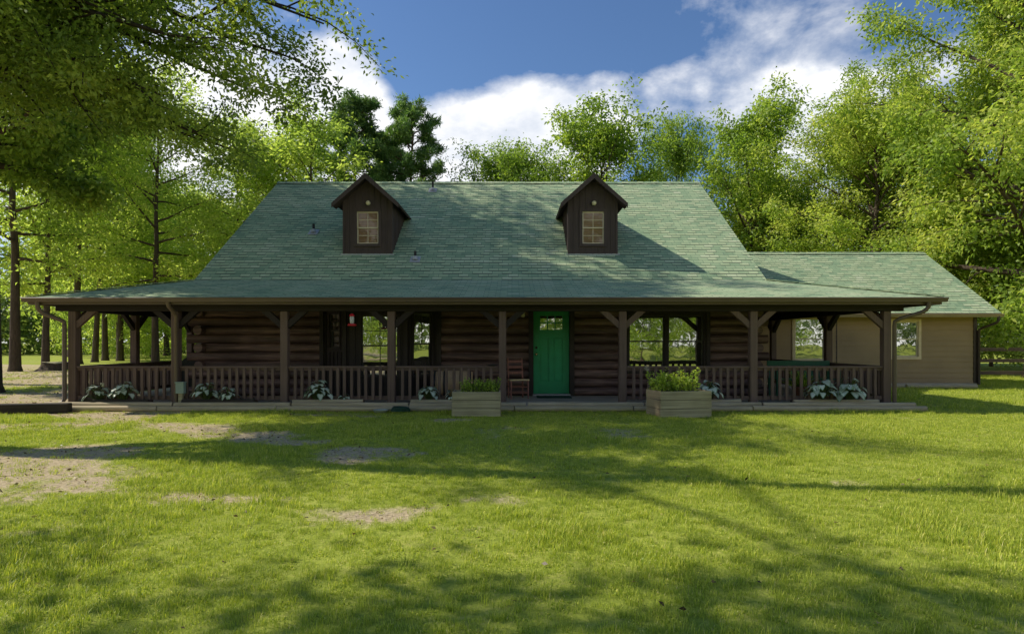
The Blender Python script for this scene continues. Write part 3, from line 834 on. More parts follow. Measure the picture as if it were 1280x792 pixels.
# dormers
def zr(y): return 2.95+0.7*(y-15.3)
def dormer(cx, wcx):
    yf = 16.48; hw = 0.665; ze = 5.08; yr = 16.18; za = 5.86; oh = 0.87
    mb = MB()
    zt = ze+0.12
    slope = (za-5.08)/oh
    zapex = za-0.10
    # front board-and-batten face with an opening for the window
    wx0, wx1, wz0, wz1 = wcx-0.29, wcx+0.29, 4.04, 4.90
    L, Rr = cx-hw, cx+hw; zb = zr(yf)-0.02
    zside = za-0.085-slope*hw
    def top(x): return za-0.085-slope*abs(x-cx)
    mb.face([(L,yf,zb),(wx0,yf,zb),(wx0,yf,top(wx0)),(L,yf,zside)])
    mb.face([(wx1,yf,zb),(Rr,yf,zb),(Rr,yf,zside),(wx1,yf,top(wx1))])
    mb.face([(wx0,yf,zb),(wx1,yf,zb),(wx1,yf,wz0),(wx0,yf,wz0)])
    mb.face([(wx0,yf,wz1),(wx1,yf,wz1),(wx1,yf,top(wx1)),(cx,yf,top(cx)),(wx0,yf,top(wx0))])
    yb_ = lambda z: 15.3+(z-2.95)/0.7
    for x, s in ((L, 1), (Rr, -1)):
        q = [(x,yf,zb),(x,yf,zside),(x,yb_(zside),zside)]
        mb.face(q if s < 0 else q[::-1])
        yy = yf+0.2
        while yy < yb_(zside)-0.15:
            mb.beam((x-s*0.008, yy, zr(yy)-0.02), (x-s*0.008, yy, zside), 0.03, 0.018, up=(1,0,0)); yy += 0.21
    for dx in (-0.50, -0.33, 0.33, 0.50, -0.165, 0.0, 0.165):
        x = cx+dx
        if wx0-0.09 < x < wx1+0.09:
            mb.box(x-0.015, x+0.015, yf-0.018, yf-0.001, zb, wz0-0.12); mb.box(x-0.015, x+0.015, yf-0.018, yf-0.001, wz1+0.10, top(x)-0.01)
        else: mb.box(x-0.015, x+0.015, yf-0.018, yf-0.001, zb, top(x)-0.01)
    for x, s in ((L, 1), (Rr, -1)): mb.box(min(x, x+s*0.05), max(x, x+s*0.05), yf-0.022, yf-0.001, zb, zside-0.005)
    dm = part(mb, 'dormer', M['dormer'])
    mb = MB()
    for s in (-1, 1):
        e = (cx+s*oh, za-slope*oh)
        a = [(cx, yr, za), (e[0], yr, e[1]), (e[0], yb_(e[1])+0.15, e[1]), (cx, yb_(za)+0.15, za)]
        mb.slab(a if s < 0 else a[::-1], 0.05, 0, 1)
        # rake board and shadow board
        mb.beam((cx+s*0.002, yr-0.012, za-0.10), (cx+s*(oh-0.01), yr-0.012, za-slope*oh-0.085), 0.022, 0.115, m=2, up=(0,1,0)) if False else None
        P = [(cx, za-0.012), (cx+s*(oh+0.01), za-slope*(oh+0.01)-0.012), (cx+s*(oh+0.01), za-slope*(oh+0.01)-0.13), (cx, za-0.155)]
        a_ = [(x, yr-0.03, z) for x, z in P]; b_ = [(x, yr+0.002, z) for x, z in P]
        mb.face(a_ if s < 0 else a_[::-1], 2); mb.face(b_[::-1] if s < 0 else b_, 2)
        for i in range(4):
            j = (i+1) % 4; mb.face([a_[j], a_[i], b_[i], b_[j]], 2)
        # soffit under the overhang
        mb.face([(cx, yr, za-0.10), (e[0], yr, e[1]-0.10), (e[0], yf+0.1, e[1]-0.10), (cx, yf+0.1, za-0.10)], 1)
    part(mb, 'dormer_roof', [M['shingle'], M['dormer'], M['dormer']], dm)
    mb = MB(); mb.box(L-0.05, Rr+0.05, yf-0.07, yf+0.01, zr(yf)-0.045, zr(yf)-0.015); part(mb, 'flashing', M['zinc'], dm)
    fn = facing(wcx, yf-0.005)
    w = window(dm, fn, 0.58, wz0, wz1, M['dormer'], M['sash_tan'], M['blind'], grid=(2, 2), trim=0.075)
    mb = MB(); mb.lathe([(0.0, -0.10), (0.04, -0.095), (0.062, -0.06), (0.062, -0.02)], 12, (wcx+0.02, yf, 5.12), axis='y'); mb.lathe([(0.04, -0.02), (0.075, -0.018), (0.075, 0.0)], 12, (wcx, yf, 5.12), axis='y', m=1)
    part(mb, 'dormer_lamp', [M['lamp_glass'], M['black']], dm)
dormer(-3.86, -3.86); dormer(2.16, 2.17)

# roof vent pipes
def vent(px_x, y, h, r, flash):
    z = zr(y); mb = MB()
    mb.tube([(px_x, y, z-0.05), (px_x, y, z+h)], r, 10); vp = part(mb, 'vent_pipe', M['black'])
    mb = MB(); s = flash
    mb.beam((px_x, y-s, z-0.7*s+0.02), (px_x, y+s, z+0.7*s+0.02), 2*s, 0.012)
    mb.lathe([(r+0.055, 0.0), (r+0.035, 0.07), (r+0.004, 0.10)], 10, (px_x, y, z+0.01)); part(mb, 'pipe_flashing', M['zinc'], vp)
def roof_xy(px, py):
    k = (428-py)/770; y = (2.95-0.7*15.3-1.4)/(k-0.7); return (px-640)*y/770, y
for px, py, h in ((392, 291, 0.26), (519, 325, 0.24), (541, 238.5, 0.30)):
    x, y = roof_xy(px, py); vent(x, y, h, 0.035, 0.13)

# the tan side wing
GX0, GX1, GY, GB = 6.0, 14.46, 19.2, 25.2
gh = [(8.80, 9.74, 0.86, 2.16), (11.86, 12.66, 0.95, 2.06)]
mb = MB()
def lap(mb, x0, x1, y, z0, z1, holes, step=0.165):
    z = z0; k = 0
    while z < z1-0.01:
        zt = min(z+step, z1); spans = [(x0, x1)]
        for h in holes:
            if h[2] < zt-0.02 and h[3] > z+0.02:
                ns = []
                for a, b in spans:
                    if h[0] > a and h[1] < b: ns += [(a, h[0]), (h[1], b)]
                    else: ns.append((a, b))
                spans = ns
        for a, b in spans:
            mb.face([(a, y-0.016, z), (b, y-0.016, z), (b, y, zt), (a, y, zt)]); mb.face([(a, y, z), (b, y, z), (b, y-0.016, z), (a, y-0.016, z)])
        z += step
lap(mb, GX0, GX1, GY, 0.14, 2.32, gh)
mb.face([(GX1, GY, 0.14), (GX1, GB, 0.14), (GX1, GB, 2.3), (GX1, 22.2, 4.52), (GX1, GY, 2.3)])
mb.face([(GX0, GB, 0.14), (GX1, GB, 0.14), (GX1, GB, 2.3), (GX0, GB, 2.3)][::-1])
part(mb, 'wing_wall', M['siding'])
mb = MB(); mb.box(GX0, GX1+0.02, GY-0.03, GB, 0.0, 0.138); part(mb, 'wing_foundation', M['concrete'])
mb = MB(); mb.box(GX1-0.09, GX1+0.015, GY-0.035, GY+0.08, 0.14, 2.30); part(mb, 'corner_board', M['brown_trim'])
mb = MB(); mb.box(10.10, 10.125, GY-0.022, GY-0.002, 0.14, 2.30); part(mb, 'siding_seam', M['brown_trim'])
for h in gh:
    window(None, facing((h[0]+h[1])/2, GY-0.012), h[1]-h[0]-0.02, h[2]+0.01, h[3]-0.01, M['siding_trim'], M['sash_tan'], M['glass'], grid=None, trim=0.085)
mb = MB()
mb.slab([(GX0, 18.7, 2.30), (GX1+0.4, 18.7, 2.30), (GX1+0.4, 22.2, 4.63), (GX0, 22.2, 4.63)], 0.09)
mb.slab([(GX1+0.4, 25.7, 2.30), (GX0, 25.7, 2.30), (GX0, 22.2, 4.63), (GX1+0.4, 22.2, 4.63)], 0.09)
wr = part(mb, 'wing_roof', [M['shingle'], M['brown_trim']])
mb = MB(); x = GX0
while x < GX1+0.35:
    x1 = min(x+0.29, GX1+0.4)
    for s in (-1, 1): mb.face([(x, 22.2, 4.665), (x1, 22.2, 4.652), (x1, 22.2+s*0.15, 4.652-0.10), (x, 22.2+s*0.15, 4.665-0.10)][::s])
    x += 0.27
part(mb, 'ridge_cap', M['shingle'], wr)
mb = MB(); gutter_run(mb, (GX0+0.5, 18.71, 2.27), (GX1+0.42, 18.71, 2.27), (0,-1,0)); part(mb, 'gutter', M['gutter_tan'])
mb = MB(); mb.box(GX0+0.5, GX1+0.35, 18.75, GY+0.02, 2.19, 2.21); part(mb, 'wing_soffit', M['siding_trim'])
downspout([(GX1+0.28, 18.66, 2.20), (GX1+0.28, 18.66, 2.06), (GX1+0.25, 18.70, 2.00), (GX1+0.08, 19.05, 1.85), (GX1+0.03, 19.12, 1.78), (GX1+0.03, 19.12, 0.1)], m='brown_trim')

# ------------------------------------------------------------------ timbers, beds
def log_thing(name, a, b, r, mat, label, cat, group=None, n=10, flat=False):
    a = Vector(a); b = Vector(b); c = (a+b)/2; c.z = min(a.z, b.z)-r
    mb = MB()
    k = max(3, int((b-a).length/0.5)); pts = []; rad = []
    for i in range(k+1):
        pts.append(a+(b-a)*i/k+Vector((0, random.uniform(-.006, .006), random.uniform(-.004, .004)))); rad.append(r*random.uniform(0.95, 1.04))
    mb.tube(pts, rad, n)
    o = mb.build(name, mat, None, c, 0); o.location = c
    return tag(o, label, cat, group)
edges = [-9.62, -7.2, -4.78, -2.36, 0.05, 2.46, 4.88, 8.42]
where = ['at the left end of the porch', 'in front of the second bay of railing from the left', 'in front of the third bay of railing from the left', 'running up to the left planter box', 'below the green front door', 'passing behind the right planter box', 'at the right end of the porch']
for i in range(7):
    log_thing('landscape_timber', (edges[i]+0.01, 12.52, 0.055+random.uniform(-.006,.006)), (edges[i+1]-0.01, 12.52, 0.055), 0.06, M['timber'], 'lower round timber '+where[i], 'timber', 'round timbers edging the porch')
    log_thing('landscape_timber', (edges[i]+0.02+(0.25 if i else 0), 12.655, 0.12), (edges[i+1]-0.0+(0.23 if i < 6 else -0.15), 12.655, 0.118), 0.06, M['timber'], 'upper round timber '+where[i], 'timber', 'round timbers edging the porch')
beds = [(-9.0, -7.55, 'under the leftmost pair of white leafed plants'), (-6.85, -5.35, 'under the white leafed plants beside the pale green box'), (-4.55, -3.1, 'under the white leafed plants before the bay window'), (-2.1, -0.9, 'beside the left planter box before the lying barrel'), (4.0, 4.75, 'just right of the right planter box'), (5.85, 7.6, 'under the large white leafed plants at the right end')]
for a, b, w in beds:
    log_thing('border_log', (a, 12.80, FZ+0.05), (b, 12.80, FZ+0.05+random.uniform(-.01, .012)), 0.052, M['timber'] if a > -5 else M['old_timber'], 'split log edging the porch bed '+w, 'log', 'logs bordering the porch beds')
o = MB().box(-1.3, 1.3, -0.1, 0.1, 0, 0.19).build('railroad_tie', M['old_timber'], bevel=0.02); o.location = (-10.15, 12.15, 0); o.rotation_euler = (0.02, 0, 0.16)
tag(o, 'dark old railroad tie lying on the grass at the left edge', 'timber')
o = log_thing('landscape_timber', (12.0, 18.75, 0.07), (14.1, 18.7, 0.07), 0.07, M['timber'], 'pale timber lying along the base of the tan wing wall', 'timber')
o = log_thing('landscape_timber', (9.6, 18.8, 0.07), (11.9, 18.75, 0.075), 0.07, M['timber'], 'pale timber under the tan wing wall, half hidden by the porch corner', 'timber')

# ------------------------------------------------------------------ planter boxes
def planter(name, loc, rz, w, d, h, label):
    t = empty(name, loc, rz, label, 'planter', 'wooden planter boxes on the lawn')
    bh = h/3
    for nm, boxes, mat in (('front_boards', [(-w/2, w/2, -d/2, -d/2+0.035)], 'weathered'), ('back_boards', [(-w/2, w/2, d/2-0.035, d/2)], 'weathered'),
                           ('side_boards', [(-w/2, -w/2+0.035, -d/2+0.037, d/2-0.037)], 'weathered_y'), ('side_boards', [(w/2-0.035, w/2, -d/2+0.037, d/2-0.037)], 'weathered_y')):
        mb = MB()
        for (a, b, c, e) in boxes:
            for k in range(3):
                j = random.uniform(-0.006, 0.006)
                mb.box(a+j, b+j*0.5, c+j*0.3, e+j*0.3, k*bh+0.003, (k+1)*bh-0.004)
        mb.build(nm, M[mat], t, bevel=0.005)
    mb = MB()
    for sx in (-1, 1):
        for sy in (-1, 1):
            cx, cy = sx*(w/2-0.06), sy*(d/2-0.06); mb.box(cx-0.022, cx+0.022, cy-0.022, cy+0.022, 0, h-0.02)
    mb.build('corner_post', M['weathered'], t)
    mb = MB(); mb.box(-w/2+0.037, w/2-0.037, -d/2+0.037, d/2-0.037, 0.02, h-0.05); mb.build('soil', M['soil'], t)
    return t
planter('planter_box', (-0.68, 11.9, 0.0), 0.0, 0.92, 0.5, 0.47, 'low pale wooden planter box with short seedlings, left of the door')
planter('planter_box', (3.18, 11.78, 0.0), 0.20, 1.02, 0.66, 0.5, 'larger wooden planter box turned at an angle, holding tall leafy herbs')

# leafy plants from little bent leaves
def leaf_cloud(P, D, L, W, tint, rs, updown=0.35, fold=0.12):
    """diamond leaves: P base points, D axis, L length, W width"""
    n = len(P)
    D = D/np.linalg.norm(D, axis=1, keepdims=True)
    up = rs.normal(size=(n, 3)); up[:, 2] += 0.9
    S = np.cross(D, up); S /= np.linalg.norm(S, axis=1, keepdims=True)+1e-9
    N = np.cross(S, D)
    L = L[:, None]; W = W[:, None]
    mid = P + D*L*0.45
    a = mid + S*W*0.5 + N*L*fold; b = mid - S*W*0.5 + N*L*fold
    tip = P + D*L - N*L*0.08
    V = np.stack([P, a, tip, b], 1).reshape(-1, 3)
    return V, np.repeat(tint, 4)

def herbs(name, loc, rz, w, d, hmin, hmax, n, label, seed, leaf=0.045):
    rs = np.random.RandomState(seed); t = empty(name, loc, rz, label, 'plant')
    mb = MB(); P = []; D = []; T = []
    for k in range(n):
        x = rs.uniform(-w/2, w/2); y = rs.uniform(-d/2, d/2); h = rs.uniform(hmin, hmax)*(0.6+0.8*fbm(np.array([x*3.+seed]), np.array([y*3.]), 3, 2)[0])
        lx, ly = rs.normal(0, 0.22, 2)*h
        pts = [(x, y, -0.01), (x+lx*0.4, y+ly*0.4, h*0.55), (x+lx, y+ly, h)]
        mb.tube(pts, [0.005, 0.004, 0.002], 4, caps=False)
        tt = rs.rand()*0.5
        m = int(10+h*45)
        f = rs.rand(m)**0.7; q = np.array(pts[0])+(np.array(pts[2])-np.array(pts[0]))*f[:, None]
        P.append(q+rs.normal(0, 0.012, (m, 3))); dd = rs.normal(size=(m, 3)); dd[:, 2] = np.abs(dd[:, 2])*0.6; D.append(dd); T.append(np.clip(tt+rs.rand(m)*0.5, 0, 1))
    mb.build('stems', M['herb_stem'], t)
    P = np.concatenate(P); D = np.concatenate(D); T = np.concatenate(T)
    V, tn = leaf_cloud(P, D, rs.uniform(0.6, 1.3, len(P))*leaf, rs.uniform(0.4, 0.7, len(P))*leaf, T, rs)
    me = poly_mesh('leaves', V, 4, {'tint': tn}, M['herb'])
    o = bpy.data.objects.new('leaves', me); COL.objects.link(o); o.parent = t
    return t
M['herb_stem'] = plain_mat('green_stem', (0.07, 0.10, 0.025), 0.6, 0.2)
herbs('herb_plants', (-0.62, 11.92, 0.42), 0, 0.70, 0.34, 0.13, 0.27, 80, 'low bright green seedlings filling the left planter box', 4)
herbs('herb_plants', (3.10, 11.80, 0.45), 0.2, 0.82, 0.5, 0.16, 0.38, 85, 'tall bushy green herbs growing in the right planter box', 9, 0.06)
# a leaning flower stalk at the left corner of the right box
t = empty('flower_stalk', (2.80, 11.72, 0.45), 0, 'thin leaning stalk with pale flower head, left corner of right planter', 'plant')
mb = MB(); mb.tube([(0, 0, -0.01), (-0.10, 0, 0.22), (-0.24, 0.0, 0.46)], [0.008, 0.006, 0.004], 5); mb.build('stem', M['herb_stem'], t)
rs = np.random.RandomState(5); P = np.array([(-0.24, 0, 0.46)])+rs.normal(0, 0.016, (60, 3)); V, tn = leaf_cloud(P, rs.normal(size=(60, 3)), np.full(60, 0.035), np.full(60, 0.022), np.full(60, 0.9), rs)
M['petal'] = leaf_mat('pale_petals', [(0, (0.3, 0.28, 0.22)), (1, (0.52, 0.46, 0.36))], (1, 1, 1), 0.3)
o = bpy.data.objects.new('flower_head', poly_mesh('flower_head', V, 4, {'tint': tn}, M['petal'])); COL.objects.link(o); o.parent = t

# white-veined broad leaved plants along the porch
def caladium(loc, scale, seed, label, nleaf=16):
    rs = np.random.RandomState(seed)
    t = empty('caladium_plant', loc, rs.rand()*6.28, label, 'plant', 'white veined plants along the porch')
    V = []; F = []; tint = []; rim = []; mb = MB()
    # heart outline, from notch round to tip
    out = [(0.0, -0.02), (0.22, -0.16), (0.42, -0.06), (0.47, 0.18), (0.36, 0.50), (0.17, 0.80), (0.0, 1.05), (-0.17, 0.80), (-0.36, 0.50), (-0.47, 0.18), (-0.42, -0.06), (-0.22, -0.16)]
    for k in range(nleaf):
        az = k*2.4+rs.uniform(-.4, .4); tilt = rs.uniform(0.0, 1.0); L = scale*rs.uniform(0.075, 0.14)
        rr = scale*(0.05+0.16*tilt)*rs.uniform(.8, 1.2); hz = scale*(0.34-0.22*tilt)*rs.uniform(.8, 1.15)
        base = np.array([math.cos(az)*rr, math.sin(az)*rr, hz])
        mb.tube([(math.cos(az)*0.02, math.sin(az)*0.02, -0.02), tuple(base*np.array([.5, .5, .7])), tuple(base)], 0.006*scale+0.001, 5, caps=False)
        pitch = -0.05-0.6*tilt-rs.uniform(0, .3); tw = rs.uniform(-.4, .4)
        ax = np.array([math.cos(az+tw)*math.cos(pitch), math.sin(az+tw)*math.cos(pitch), math.sin(pitch)])
        sd = np.array([-math.sin(az+tw), math.cos(az+tw), rs.uniform(-.3, .3)]); sd /= np.linalg.norm(sd); nn = np.cross(ax, sd)
        if nn[2] < 0: nn = -nn
        i0 = len(V); tt = rs.rand()
        ctr = base+ax*L*0.25; V.append(ctr); tint.append(tt); rim.append(0.0)
        for (u, v) in out:
            bend = -0.35*(v-0.2)**2-0.25*abs(u)+(0.10 if abs(u) > 0.3 else 0)
            V.append(base+sd*u*L+ax*v*L+nn*bend*L+nn*0.0); tint.append(tt); rim.append(1.0)
        m = len(out)
        for j in range(m): F.append((i0, i0+1+j, i0+1+(j+1) % m))
    mb.build('stems', M['herb_stem'], t)
    me = bpy.data.meshes.new('leaves'); me.from_pydata([tuple(v) for v in V], [], F)
    for nm, a in (('tint', tint), ('rim', rim)):
        at = me.attributes.new(nm, 'FLOAT', 'POINT'); at.data.foreach_set('value', np.array(a, np.float32))
    me.materials.append(M['caladium']); me.polygons.foreach_set('use_smooth', [True]*len(me.polygons))
    o = bpy.data.objects.new('leaves', me); COL.objects.link(o); o.parent = t
YB = 12.9
for (px, s, nl, lab) in ((123, 1.0, 14, 'sparse white veined plant near the left corner post'), (155, 1.05, 20, 'round white veined plant, right one of the leftmost pair'),
        (258, 1.05, 18, 'white veined plant just right of the pale green box'), (286, 0.78, 12, 'small white veined plant in the second bay of railing, right of a larger one'),
        (397, 1.1, 20, 'white veined plant in front of the railing left of the bay window'), (430, 0.5, 6, 'tiny white veined sprout under the bay window'),
        (536, 0.95, 18, 'white veined plant in front of the railing left of the lying barrel'), (566, 0.62, 10, 'small white veined plant touching the left planter box'),
        (886, 1.1, 20, 'white veined plant just right of the larger planter box'), (1026, 1.25, 22, 'large white veined plant near the right end, left of two'), (1062, 1.25, 20, 'large white veined plant near the right corner post')):
    caladium(((px-640)*YB/770, YB, FZ+0.06), s*1.12, int(px), lab, int(nl*1.9))
# low soil mounds of the beds carry the plants
for a, b, w in beds:
    mb = MB(); mb.slab([(a, 12.83, FZ+0.07), (b, 12.83, FZ+0.07), (b, 12.965, FZ+0.075), (a, 12.965, FZ+0.075)], 0.068, 0, 0)
    o = mb.build('bed_soil', M['soil'], None, ((a+b)/2, 12.9, FZ)); o.location = ((a+b)/2, 12.9, FZ); o['kind'] = 'structure'

# ------------------------------------------------------------------ porch things
# ladder-back chair
t = empty('ladder_back_chair', (0.13, 14.15, FZ), 0.25, 'dark red ladder-back chair with woven seat beside the green door', 'chair')
for (x, y, top, ty) in ((-0.20, -0.18, 0.44, -0.18), (0.20, -0.18, 0.44, -0.18), (-0.17, 0.18, 0.92, 0.25), (0.17, 0.18, 0.92, 0.25)):
    MB().tube([(x, y, 0), (x, y+(ty-y)*0.1, 0.42), (x, ty, top)], [0.015, 0.02, 0.014], 8).build('leg', M['chair_wood'], t)
mb = MB(); mb.raw([(-0.225,-0.21,0.415),(0.225,-0.21,0.415),(0.19,0.20,0.405),(-0.19,0.20,0.405),(-0.225,-0.21,0.45),(0.225,-0.21,0.45),(0.19,0.20,0.435),(-0.19,0.20,0.435)], [(0,3,2,1),(4,5,6,7),(0,1,5,4),(1,2,6,5),(2,3,7,6),(3,0,4,7)]); mb.build('seat', M['cane'], t, bevel=0.012)
for z, yy in ((0.58, 0.205), (0.71, 0.222), (0.84, 0.238)): MB().box(-0.165, 0.165, yy-0.008, yy+0.008, z-0.03, z+0.03).build('back_slat', M['chair_wood'], t, bevel=0.005)
for z in (0.14, 0.27):
    for (a, b) in (((-0.2,-0.18),(0.2,-0.18)), ((-0.2,-0.18),(-0.17,0.18)), ((0.2,-0.18),(0.17,0.18)), ((-0.17,0.18),(0.17,0.18))):
        MB().tube([(*a, z), (*b, z)], 0.010, 6).build('stretcher', M['chair_wood'], t)
# lying barrel on a cradle
t = empty('barrel', (-1.35, 14.02, FZ), 0.06, 'brown wooden barrel lying on its side behind the porch railing', 'barrel')
MB().lathe([(0.0, -0.45), (0.235, -0.45), (0.255, -0.455), (0.30, -0.2), (0.31, 0), (0.30, 0.2), (0.255, 0.455), (0.235, 0.45), (0.0, 0.45)], 24, (0, 0, 0.36), axis='x').build('staves', M['barrel'], t)
for x, r in ((-0.40, 0.268), (-0.18, 0.306), (0.18, 0.306), (0.40, 0.268)): MB().lathe([(r, -0.02), (r+0.008, -0.02), (r+0.008, 0.02), (r, 0.02)], 24, (x, 0, 0.36), axis='x').build('hoop', M['figure'], t)
for x in (-0.28, 0.28): MB().prism([(x-0.03, 0), (x+0.03, 0), (x+0.03, 0.10), (x-0.03, 0.10)], -0.24, 0.24).build('cradle', M['dark'], t)
# green door mat
o = MB().box(-0.40, 0.40, -0.24, 0.24, 0, 0.02).build('door_mat', M['mat'], bevel=0.008); o.location = (0.98, 14.42, FZ+0.001); tag(o, 'dark green doormat on the porch below the green door', 'doormat')
# hummingbird feeder
t = empty('hummingbird_feeder', ((440-640)*12.75/770, 12.75, 1.74), 0, 'red hummingbird feeder hanging from the porch eave before the bay window', 'feeder')
MB().lathe([(0, 0.0), (0.075, 0.004), (0.095, 0.022), (0.08, 0.04), (0.035, 0.055), (0, 0.056)], 16).build('tray', M['red'], t)
MB().lathe([(0.030, 0.05), (0.045, 0.08), (0.047, 0.18), (0.035, 0.21)], 14).build('bottle', M['clear'], t)
MB().lathe([(0.06, 0.205), (0.055, 0.225), (0.02, 0.26), (0.0, 0.262)], 14).build('cap', M['red'], t)
for k in range(4):
    a = k*1.571+0.5; MB().lathe([(0.0, 0.0), (0.017, 0.006), (0.0, 0.022)], 8, (0.07*math.cos(a), 0.07*math.sin(a), 0.03)).build('feeding_port', M['red'], t)
MB().tube([(0, 0, 0.255), (0, 0, 0.515)], 0.004, 5).build('hanger_wire', M['black'], t)
# pale green utility box on a short post
t = empty('utility_box', (-6.90, 12.84, FZ), 0, 'pale green electrical box on a short post beside a porch post', 'utility box')
MB().box(-0.045, 0.045, -0.03, 0.04, 0, 0.24).build('post', M['weathered'], t, bevel=0.004)
MB().box(-0.085, 0.085, -0.06, 0.05, 0.22, 0.44).build('box', M['box'], t, bevel=0.01)
MB().box(-0.095, 0.095, -0.075, 0.055, 0.44, 0.465).build('lid', M['box'], t, bevel=0.006)
# small dark tray on the railing, and a tag hanging below
t = empty('bird_dish', (-0.42, YP, 0.908), 0.1, 'small dark dish standing on the railing left of the door', 'dish')
MB().lathe([(0.0, 0.004), (0.07, 0.0), (0.11, 0.03), (0.105, 0.035), (0.06, 0.012), (0, 0.012)], 16).build('bowl', M['figure'], t)
MB().tube([(0.10, 0, 0.03), (0.15, 0, 0.045), (0.17, 0, 0.05)], 0.008, 6).build('handle', M['figure'], t)
# wind chime hanging inside the railing
# covered grill on the left porch
t = empty('covered_grill', (-8.05, 15.75, FZ), 0.2, 'black covered grill on the left side porch by the log corner', 'grill')
mb = MB(); mb.prism([(-0.55, 0.05), (0.42, 0.05), (0.42, 1.0), (0.22, 1.06), (-0.08, 0.98), (-0.52, 0.66)], -0.26, 0.26); mb.build('cover', M['cover'], t, bevel=0.05)
for x in (-0.45, 0.34):
    for y in (-0.2, 0.2): MB().lathe([(0.0, -0.02), (0.05, -0.02), (0.05, 0.02), (0.0, 0.02)], 12, (x, y, 0.05), axis='y').build('wheel', M['black'], t)
# green bench on the right side porch
t = empty('porch_bench', (6.98, 14.75, FZ), 0.0, 'green slatted bench on the right side porch', 'bench')
for x in (-0.72, 0.72):
    MB().beam((x, -0.24, 0), (x, -0.24, 0.62), 0.06, 0.06).build('leg', M['bench'], t, bevel=0.006)
    MB().beam((x, 0.20, 0), (x, 0.30, 0.83), 0.06, 0.05).build('leg', M['bench'], t, bevel=0.006)
    MB().beam((x, -0.28, 0.635), (x, 0.27, 0.635), 0.08, 0.03).build('armrest', M['bench'], t, bevel=0.006)
mb = MB()
for k in range(5): mb.box(-0.69, 0.69, -0.25+k*0.095, -0.25+k*0.095+0.08, 0.40, 0.425)
mb.build('seat', M['bench'], t, bevel=0.004)
mb = MB(); mb.box(-0.76, 0.76, 0.255, 0.30, 0.72, 0.84)
for k in range(9): mb.beam((-0.62+k*0.155, 0.215, 0.43), (-0.62+k*0.155, 0.27, 0.74), 0.07, 0.018, up=(0,1,0))
mb.build('backrest', M['bench'], t, bevel=0.004)
# potted plant beside the right log corner
t = empty('potted_plant', (6.42, 13.75, FZ), 0, 'spiky green plant in a pot by the right log corner', 'plant')
MB().lathe([(0.0, 0.0), (0.11, 0.0), (0.15, 0.26), (0.17, 0.27), (0.17, 0.31), (0.14, 0.31), (0.13, 0.27), (0.0, 0.27)], 18).build('pot', M['terracotta'], t)
rs = np.random.RandomState(77); n = 140
D = rs.normal(size=(n, 3)); D[:, 2] = np.abs(D[:, 2])*1.3+0.2; V, tn = leaf_cloud(np.tile(np.array([[0, 0, 0.27]]), (n, 1))+rs.normal(0, 0.03, (n, 3))*np.array([1, 1, .3]), D, rs.uniform(0.25, 0.5, n), np.full(n, 0.028), rs.rand(n)*0.6, rs)
o = bpy.data.objects.new('leaves', poly_mesh('leaves', V, 4, {'tint': tn}, M['herb'])); COL.objects.link(o); o.parent = t
# dish and coiled hose on the lawn edge
o = MB().lathe([(0.0, 0.0), (0.12, 0.0), (0.15, 0.05), (0.155, 0.055), (0.145, 0.05), (0.11, 0.015), (0.0, 0.015)], 20).build('water_dish', M['dish']); o.location = (-2.62, 12.28, 0.012); tag(o, 'pale round water dish on the grass before the porch timbers', 'dish')
pts = []
for k in range(70):
    a = k*0.42; r = 0.13+0.02*math.sin(k*0.9); pts.append((r*1.25*math.cos(a), r*0.75*math.sin(a), 0.02+0.0014*k))
o = MB().tube(pts, 0.013, 6).build('garden_hose', M['hose']); o.location = (-2.22, 12.28, 0.005); tag(o, 'small coil of dark green garden hose on the grass before the timbers', 'hose')

# ------------------------------------------------------------------ fence at right
t = empty('ranch_fence', (17.6, 23.6, 0), 0, 'brown three-rail wooden ranch fence behind the right end of the wing', 'fence')
for k in range(6):
    x = -2.6+k*2.4; MB().box(x-0.06, x+0.06, -0.06, 0.06, 0, 1.26).build('fence_post', M['post'], t, bevel=0.01)
for z in (0.25, 0.71, 1.14):
    mb = MB()
    for k in range(5): mb.box(-2.66+k*2.4+0.004, -2.66+(k+1)*2.4-0.004, -0.10, -0.062, z-0.07+random.uniform(-.01, .01), z+0.07)
    mb.build('fence_rail', M['rail'], t, bevel=0.006)

# ------------------------------------------------------------------ trees
def limb_path(rs, p, d, L, k, wob, grav):
    pts = [np.array(p)]; d = np.array(d, float); d /= np.linalg.norm(d)
    for i in range(k):
        d = d+rs.normal(0, wob, 3); d[2] += grav; d /= np.linalg.norm(d)
        pts.append(pts[-1]+d*L/k)
    return pts

def at_path(pts, f):
    x = f*(len(pts)-1); i = min(int(x), len(pts)-2); u = x-i
    return pts[i]*(1-u)+pts[i+1]*u, pts[i+1]-pts[i]

